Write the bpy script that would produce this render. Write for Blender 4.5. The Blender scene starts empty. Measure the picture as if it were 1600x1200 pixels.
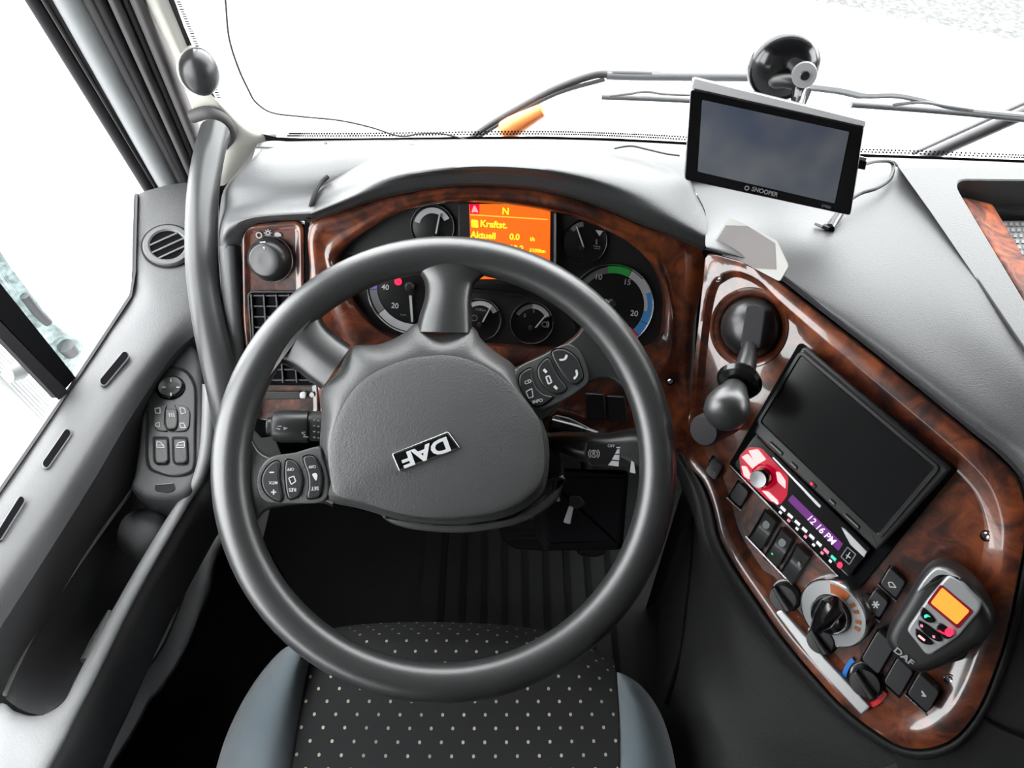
import bpy, math, random
from mathutils import Vector, geometry
from math import sin, cos, pi, radians
random.seed(4)
S = bpy.context.scene
COL = S.collection
V = Vector

# ------------------------------------------------------------ camera, world, exposure
CAM = V((0, 0, 1.45)); TH = radians(50); F = 1200.0
RT = V((1, 0, 0)); DR = V((0, cos(TH), -sin(TH))); UP = V((0, sin(TH), cos(TH)))
cd = bpy.data.cameras.new('camera'); cd.lens = 27.0; cd.sensor_width = 36.0; cd.clip_start = 0.01
cam = bpy.data.objects.new('camera', cd); COL.objects.link(cam)
cam.location = CAM; cam.rotation_euler = (pi/2 - TH, 0, 0); S.camera = cam
W = bpy.data.worlds.new('world'); S.world = W; W.use_nodes = True
bg = W.node_tree.nodes['Background']; bg.inputs[0].default_value = (0.97, 0.985, 1.0, 1); bg.inputs[1].default_value = 6.0
S.view_settings.view_transform = 'Standard'; S.view_settings.look = 'None'
S.view_settings.gamma = 1.0; S.view_settings.use_curve_mapping = False
S.view_settings.exposure = 0.92

# ------------------------------------------------------------ pixel to ray helpers
def ray(u, v): return DR*F + RT*(u-800) + UP*(600-v)
def az(u, v, z): r = ray(u, v); return CAM + r*((z-CAM.z)/r.z)
def ax(u, v, x): r = ray(u, v); return CAM + r*((x-CAM.x)/r.x)
def ay(u, v, y): r = ray(u, v); return CAM + r*((y-CAM.y)/r.y)
def ad(u, v, d): return CAM + ray(u, v)*(d/F)

class Pl:
    """a flat frame standing in the cab; px() meets it with a line of sight"""
    def __init__(s, p, n):
        s.p = V(p); s.n = V(n).normalized()
        x = RT - s.n*RT.dot(s.n)
        if x.length < 1e-3: x = V((0, -1, 0))
        s.x = x.normalized(); s.y = s.n.cross(s.x)
    def px(s, u, v, h=0.0):
        r = ray(u, v); q = s.p + s.n*h
        return CAM + r*((q-CAM).dot(s.n)/r.dot(s.n))
    def ab(s, u, v, h=0.0):
        d = s.px(u, v, h)-s.p; return (d.dot(s.x), d.dot(s.y))
    def w(s, a, b, h=0.0): return s.p + s.x*a + s.y*b + s.n*h
def pl3(a, b, c):
    n = (b-a).cross(c-a).normalized()
    if n.dot(CAM-a) < 0: n = -n
    return Pl(a, n)

def cr(p, n=6, closed=True):
    """smooth curve through points (any dimension)"""
    out = []; N = len(p)
    p = [V(tuple(q)) for q in p]
    for i in range(N if closed else N-1):
        if closed: a, b, c, d = p[i-1], p[i], p[(i+1) % N], p[(i+2) % N]
        else: a, b, c, d = p[max(i-1, 0)], p[i], p[i+1], p[min(i+2, N-1)]
        for k in range(n):
            t = k/n
            out.append(0.5*((2*b)+(c-a)*t+(2*a-5*b+4*c-d)*t*t+(3*b-a-3*c+d)*t*t*t))
    if not closed: out.append(p[-1])
    return out
def rp(p, r, n=4):
    """polygon with rounded corners"""
    out = []; N = len(p); p = [V(tuple(q)) for q in p]
    for i in range(N):
        a, b, c = p[i-1], p[i], p[(i+1) % N]
        d1 = a-b; d2 = c-b
        k = min(r, d1.length*0.48, d2.length*0.48)
        s = b+d1.normalized()*k; e = b+d2.normalized()*k
        for j in range(n+1):
            t = j/n; out.append(s*(1-t)**2+b*2*t*(1-t)+e*t*t)
    return out
def rect(cu, cv, wx, wy, lx, ly):
    """pixel parallelogram from centre, half-axis 1 and half-axis 2"""
    return [(cu-wx-lx, cv-wy-ly), (cu+wx-lx, cv+wy-ly), (cu+wx+lx, cv+wy+ly), (cu-wx+lx, cv-wy+ly)]
def inset(L, d):
    N = len(L); A = sum(L[i][0]*L[(i+1) % N][1]-L[(i+1) % N][0]*L[i][1] for i in range(N))
    s = 1 if A > 0 else -1; out = []
    for i in range(N):
        a, b, c = V(L[i-1][:2]), V(L[i][:2]), V(L[(i+1) % N][:2])
        e1 = (b-a); e2 = (c-b)
        if e1.length < 1e-9: e1 = e2
        if e2.length < 1e-9: e2 = e1
        e1 = e1.normalized(); e2 = e2.normalized()
        n = V((-e1.y-e2.y, e1.x+e2.x))
        if n.length < 1e-6: out.append((b.x, b.y)); continue
        n.normalize(); k = n.dot(V((-e1.y, e1.x))); k = max(k, 0.5)
        q = b+n*(s*d/k); out.append((q.x, q.y))
    return out

# ------------------------------------------------------------ materials
def mat(name, col, rough=0.5, metal=0.0, bump=0.0, bscale=400, coat=0.0, emit=0.0, spec=0.5, crough=0.05, ecol=None):
    m = bpy.data.materials.new(name); m.use_nodes = True; nt = m.node_tree; b = nt.nodes['Principled BSDF']
    b.inputs['Base Color'].default_value = (*col, 1); b.inputs['Roughness'].default_value = rough
    b.inputs['Metallic'].default_value = metal; b.inputs['Specular IOR Level'].default_value = spec
    b.inputs['Coat Weight'].default_value = coat; b.inputs['Coat Roughness'].default_value = crough
    if emit:
        b.inputs['Emission Color'].default_value = (*(ecol or col), 1); b.inputs['Emission Strength'].default_value = emit
    if bump:
        tc = nt.nodes.new('ShaderNodeTexCoord'); n = nt.nodes.new('ShaderNodeTexNoise'); bp = nt.nodes.new('ShaderNodeBump')
        n.inputs['Scale'].default_value = bscale; n.inputs['Detail'].default_value = 3
        bp.inputs['Strength'].default_value = bump; bp.inputs['Distance'].default_value = 0.001
        nt.links.new(tc.outputs['Object'], n.inputs['Vector']); nt.links.new(n.outputs['Fac'], bp.inputs['Height'])
        nt.links.new(bp.outputs['Normal'], b.inputs['Normal'])
        mr = nt.nodes.new('ShaderNodeMapRange'); mr.inputs['To Min'].default_value = max(rough-0.06, 0.02); mr.inputs['To Max'].default_value = min(rough+0.08, 1)
        nt.links.new(n.outputs['Fac'], mr.inputs['Value']); nt.links.new(mr.outputs[0], b.inputs['Roughness'])
    return m
def wood(name, gain=1.0):
    m = mat(name, (0.2, 0.06, 0.02), 0.35, coat=1.0, crough=0.06); nt = m.node_tree; b = nt.nodes['Principled BSDF']
    tc = nt.nodes.new('ShaderNodeTexCoord')
    n1 = nt.nodes.new('ShaderNodeTexNoise'); n1.inputs['Scale'].default_value = 34; n1.inputs['Detail'].default_value = 8; n1.inputs['Distortion'].default_value = 1.6; n1.inputs['Roughness'].default_value = 0.62
    n2 = nt.nodes.new('ShaderNodeTexNoise'); n2.inputs['Scale'].default_value = 13; n2.inputs['Detail'].default_value = 3; n2.inputs['Distortion'].default_value = 0.8
    r1 = nt.nodes.new('ShaderNodeValToRGB'); e = r1.color_ramp.elements
    g = gain
    e[0].position = 0.40; e[0].color = (0.022*g, 0.006*g, 0.004*g, 1)
    e[1].position = 0.62; e[1].color = (0.36*g, 0.088*g, 0.024*g, 1)
    a = e.new(0.465); a.color = (0.085*g, 0.018*g, 0.008*g, 1)
    a = e.new(0.53); a.color = (0.19*g, 0.042*g, 0.013*g, 1)
    mx = nt.nodes.new('ShaderNodeMix'); mx.data_type = 'FLOAT'; mx.inputs[0].default_value = 0.45
    for n in (n1, n2): nt.links.new(tc.outputs['Object'], n.inputs['Vector'])
    nt.links.new(n1.outputs['Fac'], mx.inputs[2]); nt.links.new(n2.outputs['Fac'], mx.inputs[3])
    nt.links.new(mx.outputs[0], r1.inputs['Fac']); nt.links.new(r1.outputs['Color'], b.inputs['Base Color'])
    return m
def glass(name, tint=(1, 1, 1), ior=1.45, face=0.0):
    m = bpy.data.materials.new(name); m.use_nodes = True; nt = m.node_tree; nt.nodes.clear()
    o = nt.nodes.new('ShaderNodeOutputMaterial'); t = nt.nodes.new('ShaderNodeBsdfTransparent'); g = nt.nodes.new('ShaderNodeBsdfGlossy')
    g.inputs['Roughness'].default_value = 0.02; t.inputs[0].default_value = (*tint, 1)
    lw = nt.nodes.new('ShaderNodeLayerWeight'); lw.inputs[0].default_value = 0.5; mx = nt.nodes.new('ShaderNodeMixShader')
    pw = nt.nodes.new('ShaderNodeMath'); pw.operation = 'POWER'; pw.inputs[1].default_value = 5
    ma = nt.nodes.new('ShaderNodeMath'); ma.operation = 'MULTIPLY_ADD'; ma.inputs[1].default_value = 0.9; ma.inputs[2].default_value = 0.04
    nt.links.new(lw.outputs['Facing'], pw.inputs[0]); nt.links.new(pw.outputs[0], ma.inputs[0]); nt.links.new(ma.outputs[0], mx.inputs[0]); nt.links.new(t.outputs[0], mx.inputs[1]); nt.links.new(g.outputs[0], mx.inputs[2])
    nt.links.new(mx.outputs[0], o.inputs[0]); return m

M = {}
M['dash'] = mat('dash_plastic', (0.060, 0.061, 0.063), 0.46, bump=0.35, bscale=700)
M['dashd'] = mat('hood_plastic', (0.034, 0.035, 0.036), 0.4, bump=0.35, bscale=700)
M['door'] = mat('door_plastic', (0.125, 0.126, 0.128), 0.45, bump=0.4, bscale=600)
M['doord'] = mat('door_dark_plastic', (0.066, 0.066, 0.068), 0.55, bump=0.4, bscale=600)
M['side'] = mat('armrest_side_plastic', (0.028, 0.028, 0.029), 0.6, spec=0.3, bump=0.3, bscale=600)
M['pod'] = mat('pod_plastic', (0.024, 0.0245, 0.0255), 0.5, bump=0.2, bscale=800)
M['leather'] = mat('wheel_leather', (0.020, 0.0205, 0.021), 0.34, spec=0.9, bump=0.15, bscale=900)
M['hub'] = mat('hub_plastic', (0.042, 0.0425, 0.043), 0.40, spec=0.7, bump=0.3, bscale=550)
M['airbag'] = mat('airbag_plastic', (0.044, 0.0445, 0.045), 0.5, spec=0.6, bump=0.5, bscale=450)
M['btn'] = mat('button_plastic', (0.018, 0.0185, 0.019), 0.32)
M['black'] = mat('black_plastic', (0.006, 0.006, 0.0065), 0.4)
M['blackg'] = mat('gloss_black', (0.004, 0.004, 0.0045), 0.18, coat=0.3)
M['rubber'] = mat('black_rubber', (0.014, 0.013, 0.015), 0.7, spec=0.25)
M['seal'] = mat('grey_seal', (0.06, 0.055, 0.056), 0.65)
M['gap'] = mat('dark_gap', (0.006, 0.006, 0.007), 0.9, spec=0.03)
M['wood'] = wood('burl_wood', 0.5)
M['wood2'] = wood('tray_wood', 1.1)
M['cream'] = mat('cream_trim', (0.42, 0.41, 0.37), 0.7, bump=0.15, bscale=500)
M['frame'] = mat('painted_frame', (0.24, 0.25, 0.255), 0.55)
M['chrome'] = mat('chrome', (0.7, 0.7, 0.7), 0.22, 1.0)
M['satin'] = mat('satin_silver', (0.62, 0.63, 0.64), 0.32, 0.75)
M['silverp'] = mat('silver_paint', (0.30, 0.305, 0.31), 0.35, 0.3)
M['white'] = mat('white_print', (0.42, 0.43, 0.44), 0.5)
M['greyp'] = mat('grey_print', (0.14, 0.145, 0.15), 0.5)
M['whitearc'] = mat('scale_white', (0.42, 0.42, 0.43), 0.45)
M['greyarc'] = mat('scale_grey', (0.12, 0.12, 0.125), 0.45)
M['green'] = mat('scale_green', (0.03, 0.32, 0.06), 0.45)
M['blue'] = mat('scale_blue', (0.05, 0.2, 0.45), 0.45)
M['redarc'] = mat('scale_red', (0.6, 0.04, 0.06), 0.45)
M['purple'] = mat('scale_violet', (0.16, 0.10, 0.42), 0.45)
M['dial'] = mat('dial_black', (0.006, 0.006, 0.0065), 0.35)
M['face'] = mat('cluster_face', (0.011, 0.011, 0.012), 0.5, spec=0.4)
M['orange'] = mat('display_orange', (0.3, 0.05, 0.0), 0.3, emit=0.62, ecol=(0.92, 0.13, 0.012))
M['yellow'] = mat('display_yellow', (0.5, 0.4, 0.02), 0.3, emit=0.8, ecol=(1.0, 0.68, 0.02))
M['dline'] = mat('display_line', (0.5, 0.3, 0.02), 0.3, emit=0.7, ecol=(1.0, 0.36, 0.04))
M['dred'] = mat('display_red', (0.5, 0.0, 0.02), 0.3, emit=0.7, ecol=(0.9, 0.0, 0.03))
M['pinkw'] = mat('warning_figure', (0.5, 0.2, 0.2), 0.3, emit=0.7, ecol=(1.0, 0.25, 0.22))
M['redlamp'] = mat('red_lamp', (0.5, 0.0, 0.02), 0.3, emit=1.2, ecol=(1.0, 0.02, 0.06))
M['redlit'] = mat('red_lit_key', (0.5, 0.1, 0.1), 0.3, emit=1.4, ecol=(1.0, 0.26, 0.26))
M['reddeep'] = mat('red_glow_plastic', (0.3, 0.0, 0.02), 0.25, emit=0.2, ecol=(0.75, 0.0, 0.03))
M['violet'] = mat('radio_display', (0.05, 0.01, 0.06), 0.2, emit=0.12, ecol=(0.55, 0.13, 0.75))
M['lilac'] = mat('radio_digits', (0.5, 0.4, 0.6), 0.3, emit=0.55, ecol=(0.85, 0.62, 1.0))
M['teal'] = mat('teal_lamp', (0.05, 0.4, 0.3), 0.3, emit=0.35, ecol=(0.05, 0.8, 0.55))
M['pink'] = mat('pink_lamp', (0.5, 0.1, 0.2), 0.3, emit=0.5, ecol=(1.0, 0.22, 0.32))
M['phone_o'] = mat('handset_display', (0.5, 0.1, 0.01), 0.3, emit=0.95, ecol=(1.0, 0.22, 0.03))
M['phone_r'] = mat('handset_display_edge', (0.12, 0.0, 0.01), 0.3, emit=0.05, ecol=(0.6, 0.02, 0.02))
M['greenlamp'] = mat('green_lamp', (0.0, 0.3, 0.05), 0.3, emit=0.5, ecol=(0.05, 0.9, 0.2))
M['orangep'] = mat('orange_print', (0.3, 0.07, 0.012), 0.5)
M['bluep'] = mat('blue_print', (0.01, 0.16, 0.55), 0.45)
M['redp'] = mat('red_print', (0.62, 0.01, 0.02), 0.45)
M['screen'] = mat('dark_screen', (0.008, 0.008, 0.0085), 0.16, spec=0.3)
M['card'] = mat('paper_card', (0.30, 0.295, 0.28), 0.7)
M['taupe'] = mat('card_print', (0.125, 0.115, 0.112), 0.7)
M['fabric'] = mat('door_fabric', (0.005, 0.0048, 0.0052), 0.95, spec=0.1, bump=0.8, bscale=900)
M['dark'] = mat('footwell_plastic', (0.005, 0.0052, 0.0054), 0.8, spec=0.15, bump=0.3, bscale=500)
M['mat'] = mat('rubber_mat', (0.006, 0.0062, 0.0064), 0.6, spec=0.25, bump=1.0, bscale=45)
M['console'] = mat('console_plastic', (0.014, 0.014, 0.0145), 0.6, spec=0.35, bump=0.5, bscale=700)
M['liner'] = mat('cab_liner', (0.10, 0.10, 0.10), 0.9)
M['outgrey'] = mat('wiper_grey', (0.13, 0.13, 0.135), 0.6)
M['outblack'] = mat('rail_black', (0.03, 0.028, 0.03), 0.5)
M['outwhite'] = mat('white_bodywork', (0.6, 0.6, 0.6), 0.5)
M['outorange'] = mat('orange_bodywork', (0.75, 0.22, 0.06), 0.4)
M['clear'] = glass('clear_deflector', (0.42, 0.47, 0.47))
M['glass'] = glass('window_glass', (0.97, 0.98, 0.97))
M['litwhite'] = mat('backlit_white', (0.5, 0.5, 0.52), 0.4, emit=0.28, ecol=(0.9, 0.9, 1.0))

def ground_mat():
    m = mat('wet_asphalt', (0.4, 0.4, 0.4), 0.8); nt = m.node_tree; b = nt.nodes['Principled BSDF']
    tc = nt.nodes.new('ShaderNodeTexCoord'); n = nt.nodes.new('ShaderNodeTexNoise'); n.inputs['Scale'].default_value = 28; n.inputs['Detail'].default_value = 6
    r = nt.nodes.new('ShaderNodeValToRGB'); r.color_ramp.elements[0].position = 0.35; r.color_ramp.elements[0].color = (0.17, 0.17, 0.17, 1)
    r.color_ramp.elements[1].position = 0.62; r.color_ramp.elements[1].color = (0.46, 0.46, 0.46, 1)
    nt.links.new(tc.outputs['Object'], n.inputs['Vector']); nt.links.new(n.outputs['Fac'], r.inputs['Fac']); sp = nt.nodes.new('ShaderNodeSeparateXYZ'); nt.links.new(tc.outputs['Object'], sp.inputs[0])
    ma = nt.nodes.new('ShaderNodeMath'); ma.operation = 'MULTIPLY_ADD'; ma.inputs[1].default_value = 0.5; nt.links.new(sp.outputs[0], ma.inputs[0]); nt.links.new(sp.outputs[1], ma.inputs[2])
    mr = nt.nodes.new('ShaderNodeMapRange'); mr.inputs['From Min'].default_value = 3.45; mr.inputs['From Max'].default_value = 4.1
    nt.links.new(ma.outputs[0], mr.inputs['Value'])
    mx = nt.nodes.new('ShaderNodeMix'); mx.data_type = 'RGBA'; mx.blend_type = 'MULTIPLY'; mx.inputs[7].default_value = (0.15, 0.15, 0.15, 1)
    nt.links.new(mr.outputs[0], mx.inputs[0]); nt.links.new(r.outputs['Color'], mx.inputs[6]); nt.links.new(mx.outputs[2], b.inputs['Base Color'])
    return m
def seat_mat():
    m = mat('dotted_cloth', (0.02, 0.02, 0.021), 0.95); nt = m.node_tree; b = nt.nodes['Principled BSDF']; L = nt.links
    tc = nt.nodes.new('ShaderNodeTexCoord'); sp = nt.nodes.new('ShaderNodeSeparateXYZ'); L.new(tc.outputs['Object'], sp.inputs[0])
    def mth(op, a, bb=None):
        n = nt.nodes.new('ShaderNodeMath'); n.operation = op
        for i, q in enumerate((a, bb)):
            if q is None: continue
            if isinstance(q, (int, float)): n.inputs[i].default_value = q
            else: L.new(q, n.inputs[i])
        return n.outputs[0]
    k = pi/0.0125
    a = mth('SINE', mth('MULTIPLY', sp.outputs[0], k)); c = mth('SINE', mth('MULTIPLY', sp.outputs[1], k*0.85))
    d = mth('GREATER_THAN', mth('MULTIPLY', a, c), 0.91)
    nz = nt.nodes.new('ShaderNodeTexNoise'); nz.inputs['Scale'].default_value = 14; L.new(tc.outputs['Object'], nz.inputs['Vector'])
    d = mth('MULTIPLY', d, mth('MULTIPLY', nz.outputs['Fac'], 1.5))
    mx = nt.nodes.new('ShaderNodeMix'); mx.data_type = 'RGBA'; mx.inputs[6].default_value = (0.010, 0.010, 0.0105, 1); mx.inputs[7].default_value = (0.45, 0.40, 0.32, 1)
    L.new(d, mx.inputs[0]); L.new(mx.outputs[2], b.inputs['Base Color'])
    return m
def cloud_screen():
    m = mat('navigation_screen', (0.03, 0.035, 0.05), 0.25, spec=0.6); nt = m.node_tree; b = nt.nodes['Principled BSDF']
    tc = nt.nodes.new('ShaderNodeTexCoord'); n = nt.nodes.new('ShaderNodeTexNoise'); n.inputs['Scale'].default_value = 14; n.inputs['Detail'].default_value = 2
    r = nt.nodes.new('ShaderNodeValToRGB'); r.color_ramp.elements[0].position = 0.35; r.color_ramp.elements[0].color = (0.065, 0.078, 0.115, 1)
    r.color_ramp.elements[1].position = 0.75; r.color_ramp.elements[1].color = (0.17, 0.17, 0.175, 1)
    nt.links.new(tc.outputs['Object'], n.inputs['Vector']); nt.links.new(n.outputs['Fac'], r.inputs['Fac']); nt.links.new(r.outputs['Color'], b.inputs['Base Color'])
    return m
def bolster_mat():
    m = mat('blue_grey_velour', (0.06, 0.08, 0.1), 0.95); nt = m.node_tree; b = nt.nodes['Principled BSDF']
    tc = nt.nodes.new('ShaderNodeTexCoord'); n = nt.nodes.new('ShaderNodeTexNoise'); n.inputs['Scale'].default_value = 9; n.inputs['Detail'].default_value = 4
    r = nt.nodes.new('ShaderNodeValToRGB'); r.color_ramp.elements[0].position = 0.35; r.color_ramp.elements[0].color = (0.072, 0.098, 0.110, 1)
    r.color_ramp.elements[1].position = 0.65; r.color_ramp.elements[1].color = (0.098, 0.118, 0.134, 1)
    nt.links.new(tc.outputs['Object'], n.inputs['Vector']); nt.links.new(n.outputs['Fac'], r.inputs['Fac']); nt.links.new(r.outputs['Color'], b.inputs['Base Color'])
    b.inputs['Sheen Weight'].default_value = 0.4
    return m
_w = M['wood2'].node_tree.nodes['Principled BSDF'].inputs; _w['Coat Weight'].default_value = 0.0; _w['Roughness'].default_value = 0.6; _w['Specular IOR Level'].default_value = 0.25
M['ground'] = ground_mat(); M['seat'] = seat_mat(); M['bolster'] = bolster_mat(); M['cloud'] = cloud_screen()

# ------------------------------------------------------------ mesh builder
WORLD = {}
class MB:
    def __init__(s): s.v = []; s.f = []
    def add(s, pts): i = len(s.v); s.v += [V(tuple(p)) for p in pts]; return i
    def loft(s, loops, closed=True, cap0=False, cap1=False):
        n = len(loops[0]); b = s.add([p for l in loops for p in l])
        for k in range(len(loops)-1):
            for i in range(n if closed else n-1):
                j = (i+1) % n
                s.f.append((b+k*n+i, b+k*n+j, b+(k+1)*n+j, b+(k+1)*n+i))
        if cap0: s.f.append(tuple(b+i for i in range(n))[::-1])
        if cap1: s.f.append(tuple(b+(len(loops)-1)*n+i for i in range(n)))
        return s
    def slab(s, pl, pts, h0, h1, bev=0.0, steps=3, cap0=False):
        """prism on a plane; pts are pixels of its upper outline"""
        ab = [pl.ab(p[0], p[1], h1) for p in pts]; return s.slab_ab(pl, ab, h0, h1, bev, steps, cap0)
    def slab_ab(s, pl, ab, h0, h1, bev=0.0, steps=3, cap0=False):
        loops = [[pl.w(a, b, h0) for a, b in ab]]
        if bev <= 0: loops.append([pl.w(a, b, h1) for a, b in ab])
        else:
            for k in range(steps+1):
                t = k/steps*pi/2; L = inset(ab, bev*(1-cos(t))); h = h1-bev*(1-sin(t))
                loops.append([pl.w(a, b, h) for a, b in L])
            loops.append([pl.w(a, b, h1) for a, b in inset(ab, bev*1.12)])
        return s.loft(loops, True, cap0, True)
    def dome(s, pl, pts, hs, h1, hm, rnd, pw=2.4, n=9):
        ab = [V(pl.ab(p[0], p[1], h1)) for p in pts]; c = sum(ab, V((0, 0)))/len(ab)
        loops = [[pl.w(q.x, q.y, hs) for q in ab]]
        for k in range(4):
            t = k/3*pi/2; loops.append([pl.w(x, y, h1-rnd*(1-sin(t))) for x, y in inset([tuple(q) for q in ab], rnd*(1-cos(t)))])
        base = [V(x) for x in inset([tuple(q) for q in ab], rnd)]
        for k in range(1, n):
            t = 1-k/n; loops.append([pl.w(*(c+(q-c)*t), h1+(hm-h1)*(1-t**pw)) for q in base])
        s.loft(loops, True, False, True); return s
    def lathe(s, pl, a, b, prof, n=32, cap0=False, cap1=True):
        loops = [[pl.w(a+r*cos(2*pi*i/n), b+r*sin(2*pi*i/n), h) for i in range(n)] for r, h in prof]
        return s.loft(loops, True, cap0, cap1)
    def tube(s, path, rad, n=12, caps=True):
        path = [V(tuple(p)) for p in path]; N = len(path); loops = []
        t0 = (path[1]-path[0]).normalized(); ref = V((0, 0, 1)) if abs(t0.z) < 0.9 else V((1, 0, 0))
        x = t0.cross(ref).normalized()
        for i in range(N):
            t = (path[min(i+1, N-1)]-path[max(i-1, 0)]).normalized()
            x = (x-t*x.dot(t)).normalized(); y = t.cross(x)
            r = rad[i] if isinstance(rad, (list, tuple)) else rad
            loops.append([path[i]+x*(r*cos(2*pi*k/n))+y*(r*sin(2*pi*k/n)) for k in range(n)])
        return s.loft(loops, True, caps, caps)
    def patch(s, grid, nu=6, nv=6):
        rows = [cr(r, nu, False) for r in grid]
        cols = [cr([rows[i][j] for i in range(len(rows))], nv, False) for j in range(len(rows[0]))]
        loops = [[cols[j][i] for j in range(len(cols))] for i in range(len(cols[0]))]
        return s.loft(loops, False)
    def plate(s, pl, outer, holes, h):
        """flat face with holes, given as local coordinates"""
        L = [[V((a, b, 0)) for a, b in l] for l in [outer]+holes]
        flat = [p for l in L for p in l]; b0 = s.add([pl.w(p.x, p.y, h) for p in flat])
        for t in geometry.tessellate_polygon(L): s.f.append(tuple(b0+i for i in t))
        return s
    def box(s, c, sx, sy, sz):
        c = V(c); i = s.add([c+V((x*sx/2, y*sy/2, z*sz/2)) for z in (-1, 1) for y in (-1, 1) for x in (-1, 1)])
        for f in ((0, 2, 3, 1), (4, 5, 7, 6), (0, 1, 5, 4), (2, 6, 7, 3), (0, 4, 6, 2), (1, 3, 7, 5)): s.f.append(tuple(i+k for k in f))
        return s
    def arc(s, pl, a, b, r0, r1, a0, a1, h, n=16, th=0.0006):
        A = [radians(a0+(a1-a0)*i/n) for i in range(n+1)]
        def L(r, hh): return [pl.w(a+r*cos(t), b+r*sin(t), hh) for t in A]
        s.loft([L(r1, h-th), L(r1, h), L(r0, h), L(r0, h-th)], False); return s
    def build(s, name, m, parent=None, ang=40, label=None, kind=None, cat=None, group=None, solid=0.0):
        c = sum(s.v, V((0, 0, 0)))/len(s.v)
        if parent is None and kind != 'structure': c.z = min(p.z for p in s.v)
        me = bpy.data.meshes.new(name); me.from_pydata([p-c for p in s.v], [], s.f); me.materials.append(m if not isinstance(m, str) else M[m])
        me.update()
        for p in me.polygons: p.use_smooth = True
        me.set_sharp_from_angle(angle=radians(ang))
        o = bpy.data.objects.new(name, me); COL.objects.link(o); WORLD[o] = c
        if parent is not None: o.parent = parent; o.location = c-WORLD[parent]
        else: o.location = c
        if solid: md = o.modifiers.new('thickness', 'SOLIDIFY'); md.thickness = solid; md.offset = 0
        return tag(o, label, cat, group, kind)
def tag(o, label=None, cat=None, group=None, kind=None):
    for k, q in (('label', label), ('category', cat), ('group', group), ('kind', kind)):
        if q: o[k] = q
    return o
def thing(name, label, cat, loc, group=None, kind=None):
    o = bpy.data.objects.new(name, None); COL.objects.link(o); o.location = loc; WORLD[o] = V(tuple(loc)); o.empty_display_size = 0.02
    return tag(o, label, cat, group, kind)

_tc = {}
def text_mesh(t, bold):
    if (t, bold) in _tc: return _tc[(t, bold)]
    cu = bpy.data.curves.new('lettering', 'FONT'); cu.body = t; cu.align_x = 'CENTER'; cu.align_y = 'CENTER'; cu.size = 1; cu.extrude = 0.01; cu.offset = bold; cu.resolution_u = 3
    ob = bpy.data.objects.new('lettering', cu); COL.objects.link(ob); bpy.context.view_layer.update()
    me = bpy.data.meshes.new_from_object(ob.evaluated_get(bpy.context.evaluated_depsgraph_get()))
    vs = [v.co.copy() for v in me.vertices]; fs = [tuple(p.vertices) for p in me.polygons]
    bpy.data.objects.remove(ob); bpy.data.curves.remove(cu); bpy.data.meshes.remove(me)
    _tc[(t, bold)] = (vs, fs); return vs, fs
def text(pl, t, u, v, size, du, dv, h, m, parent, name='lettering', bold=0.01, sx=1.0):
    """lettering laid on a plane, baseline running along pixel direction du,dv; size in pixels"""
    vs, fs = text_mesh(t, bold); c = pl.px(u, v, h); X = (pl.px(u+du, v+dv, h)-c).normalized(); Y = pl.n.cross(X)
    k = size*(c-CAM).dot(DR)/F*1.3
    b = MB(); i = b.add([c+X*(p.x*k*sx)+Y*(p.y*k)+pl.n*(p.z*0.02) for p in vs]); b.f = [tuple(i+q for q in f) for f in fs]
    return b.build(name, m, parent)
def mark(pl, polys, h, m, parent, name='symbol', th=0.0004):
    b = MB()
    for p in polys: b.slab(pl, p, h-th, h)
    return b.build(name, m, parent)
def line(u0, v0, u1, v1, w):
    d = V((u1-u0, v1-v0)).normalized(); n = V((-d.y, d.x))*w/2
    return [(u0+n.x, v0+n.y), (u1+n.x, v1+n.y), (u1-n.x, v1-n.y), (u0-n.x, v0-n.y)]
def ring_marks(pl, u, v, r, w, h, a0=0, a1=360, n=14):
    d = (pl.px(u, v, h)-CAM).dot(DR)/F; b = MB(); a, c = pl.ab(u, v, h); b.arc(pl, a, c, (r-w/2)*d, (r+w/2)*d, a0, a1, h, n); return b

# ------------------------------------------------------------ the places surfaces lie in
CL = Pl(CAM+V((0, .664, -.617)), (0, -.80, .60))            # instrument cluster face
CN = Pl(CAM+V((.293, .407, -.703)), (-.60, -.56, .57))      # centre console face
SWC = CAM + ray(697, 721)*(0.79/F)
SW = Pl(SWC, (0.03, -cos(radians(57)), sin(radians(57))))   # steering wheel
WSY = lambda x, z: .96-.03*(x-.5)**2-(z-.86)*.2              # windscreen
def ws(x, z): return V((x, WSY(x, z), z))
def on_ws(u, v, off=0.0):
    p = ay(u, v, .9)
    for _ in range(12): p = ay(u, v, WSY(p.x, p.z)+off)
    return p
PIL = pl3(V((-.53, .858, 1.078)), V((-.53, .918, .784)), V((-.387, .90, 1.06)))

# ============================================================ SETTING
b = MB(); b.box((1, 3, -1.32), 60, 60, 0.04); g = b.build('ground', 'ground', kind='structure', label='pale rain-lit asphalt ground outside below the windscreen')
b = MB(); b.box((.5, .1, -.02), 2.1, 2.3, .04); b.build('floor', 'mat', kind='structure')
b = MB(); b.box((.5, -.1, 1.97), 2.3, 2.0, .04); b.build('ceiling', 'liner', kind='structure')
b = MB(); b.box((.5, -1.0, .95), 2.1, .04, 2.0); b.build('wall_back', 'liner', kind='structure')
b = MB(); b.box((1.56, 0, .44), .04, 2.0, .96); b.box((1.56, 0, 1.76), .04, 2.0, .42); b.box((1.56, -.42, 1.24), .04, 1.2, .64); b.box((1.56, .92, 1.24), .04, .14, .64); b.build('wall_right', 'liner', kind='structure')
b = MB(); b.loft([[V((1.56, .17, z)), V((1.56, .86, z))] for z in (.9, 1.56)], False); b.build('window_3', 'glass', kind='structure')
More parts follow.
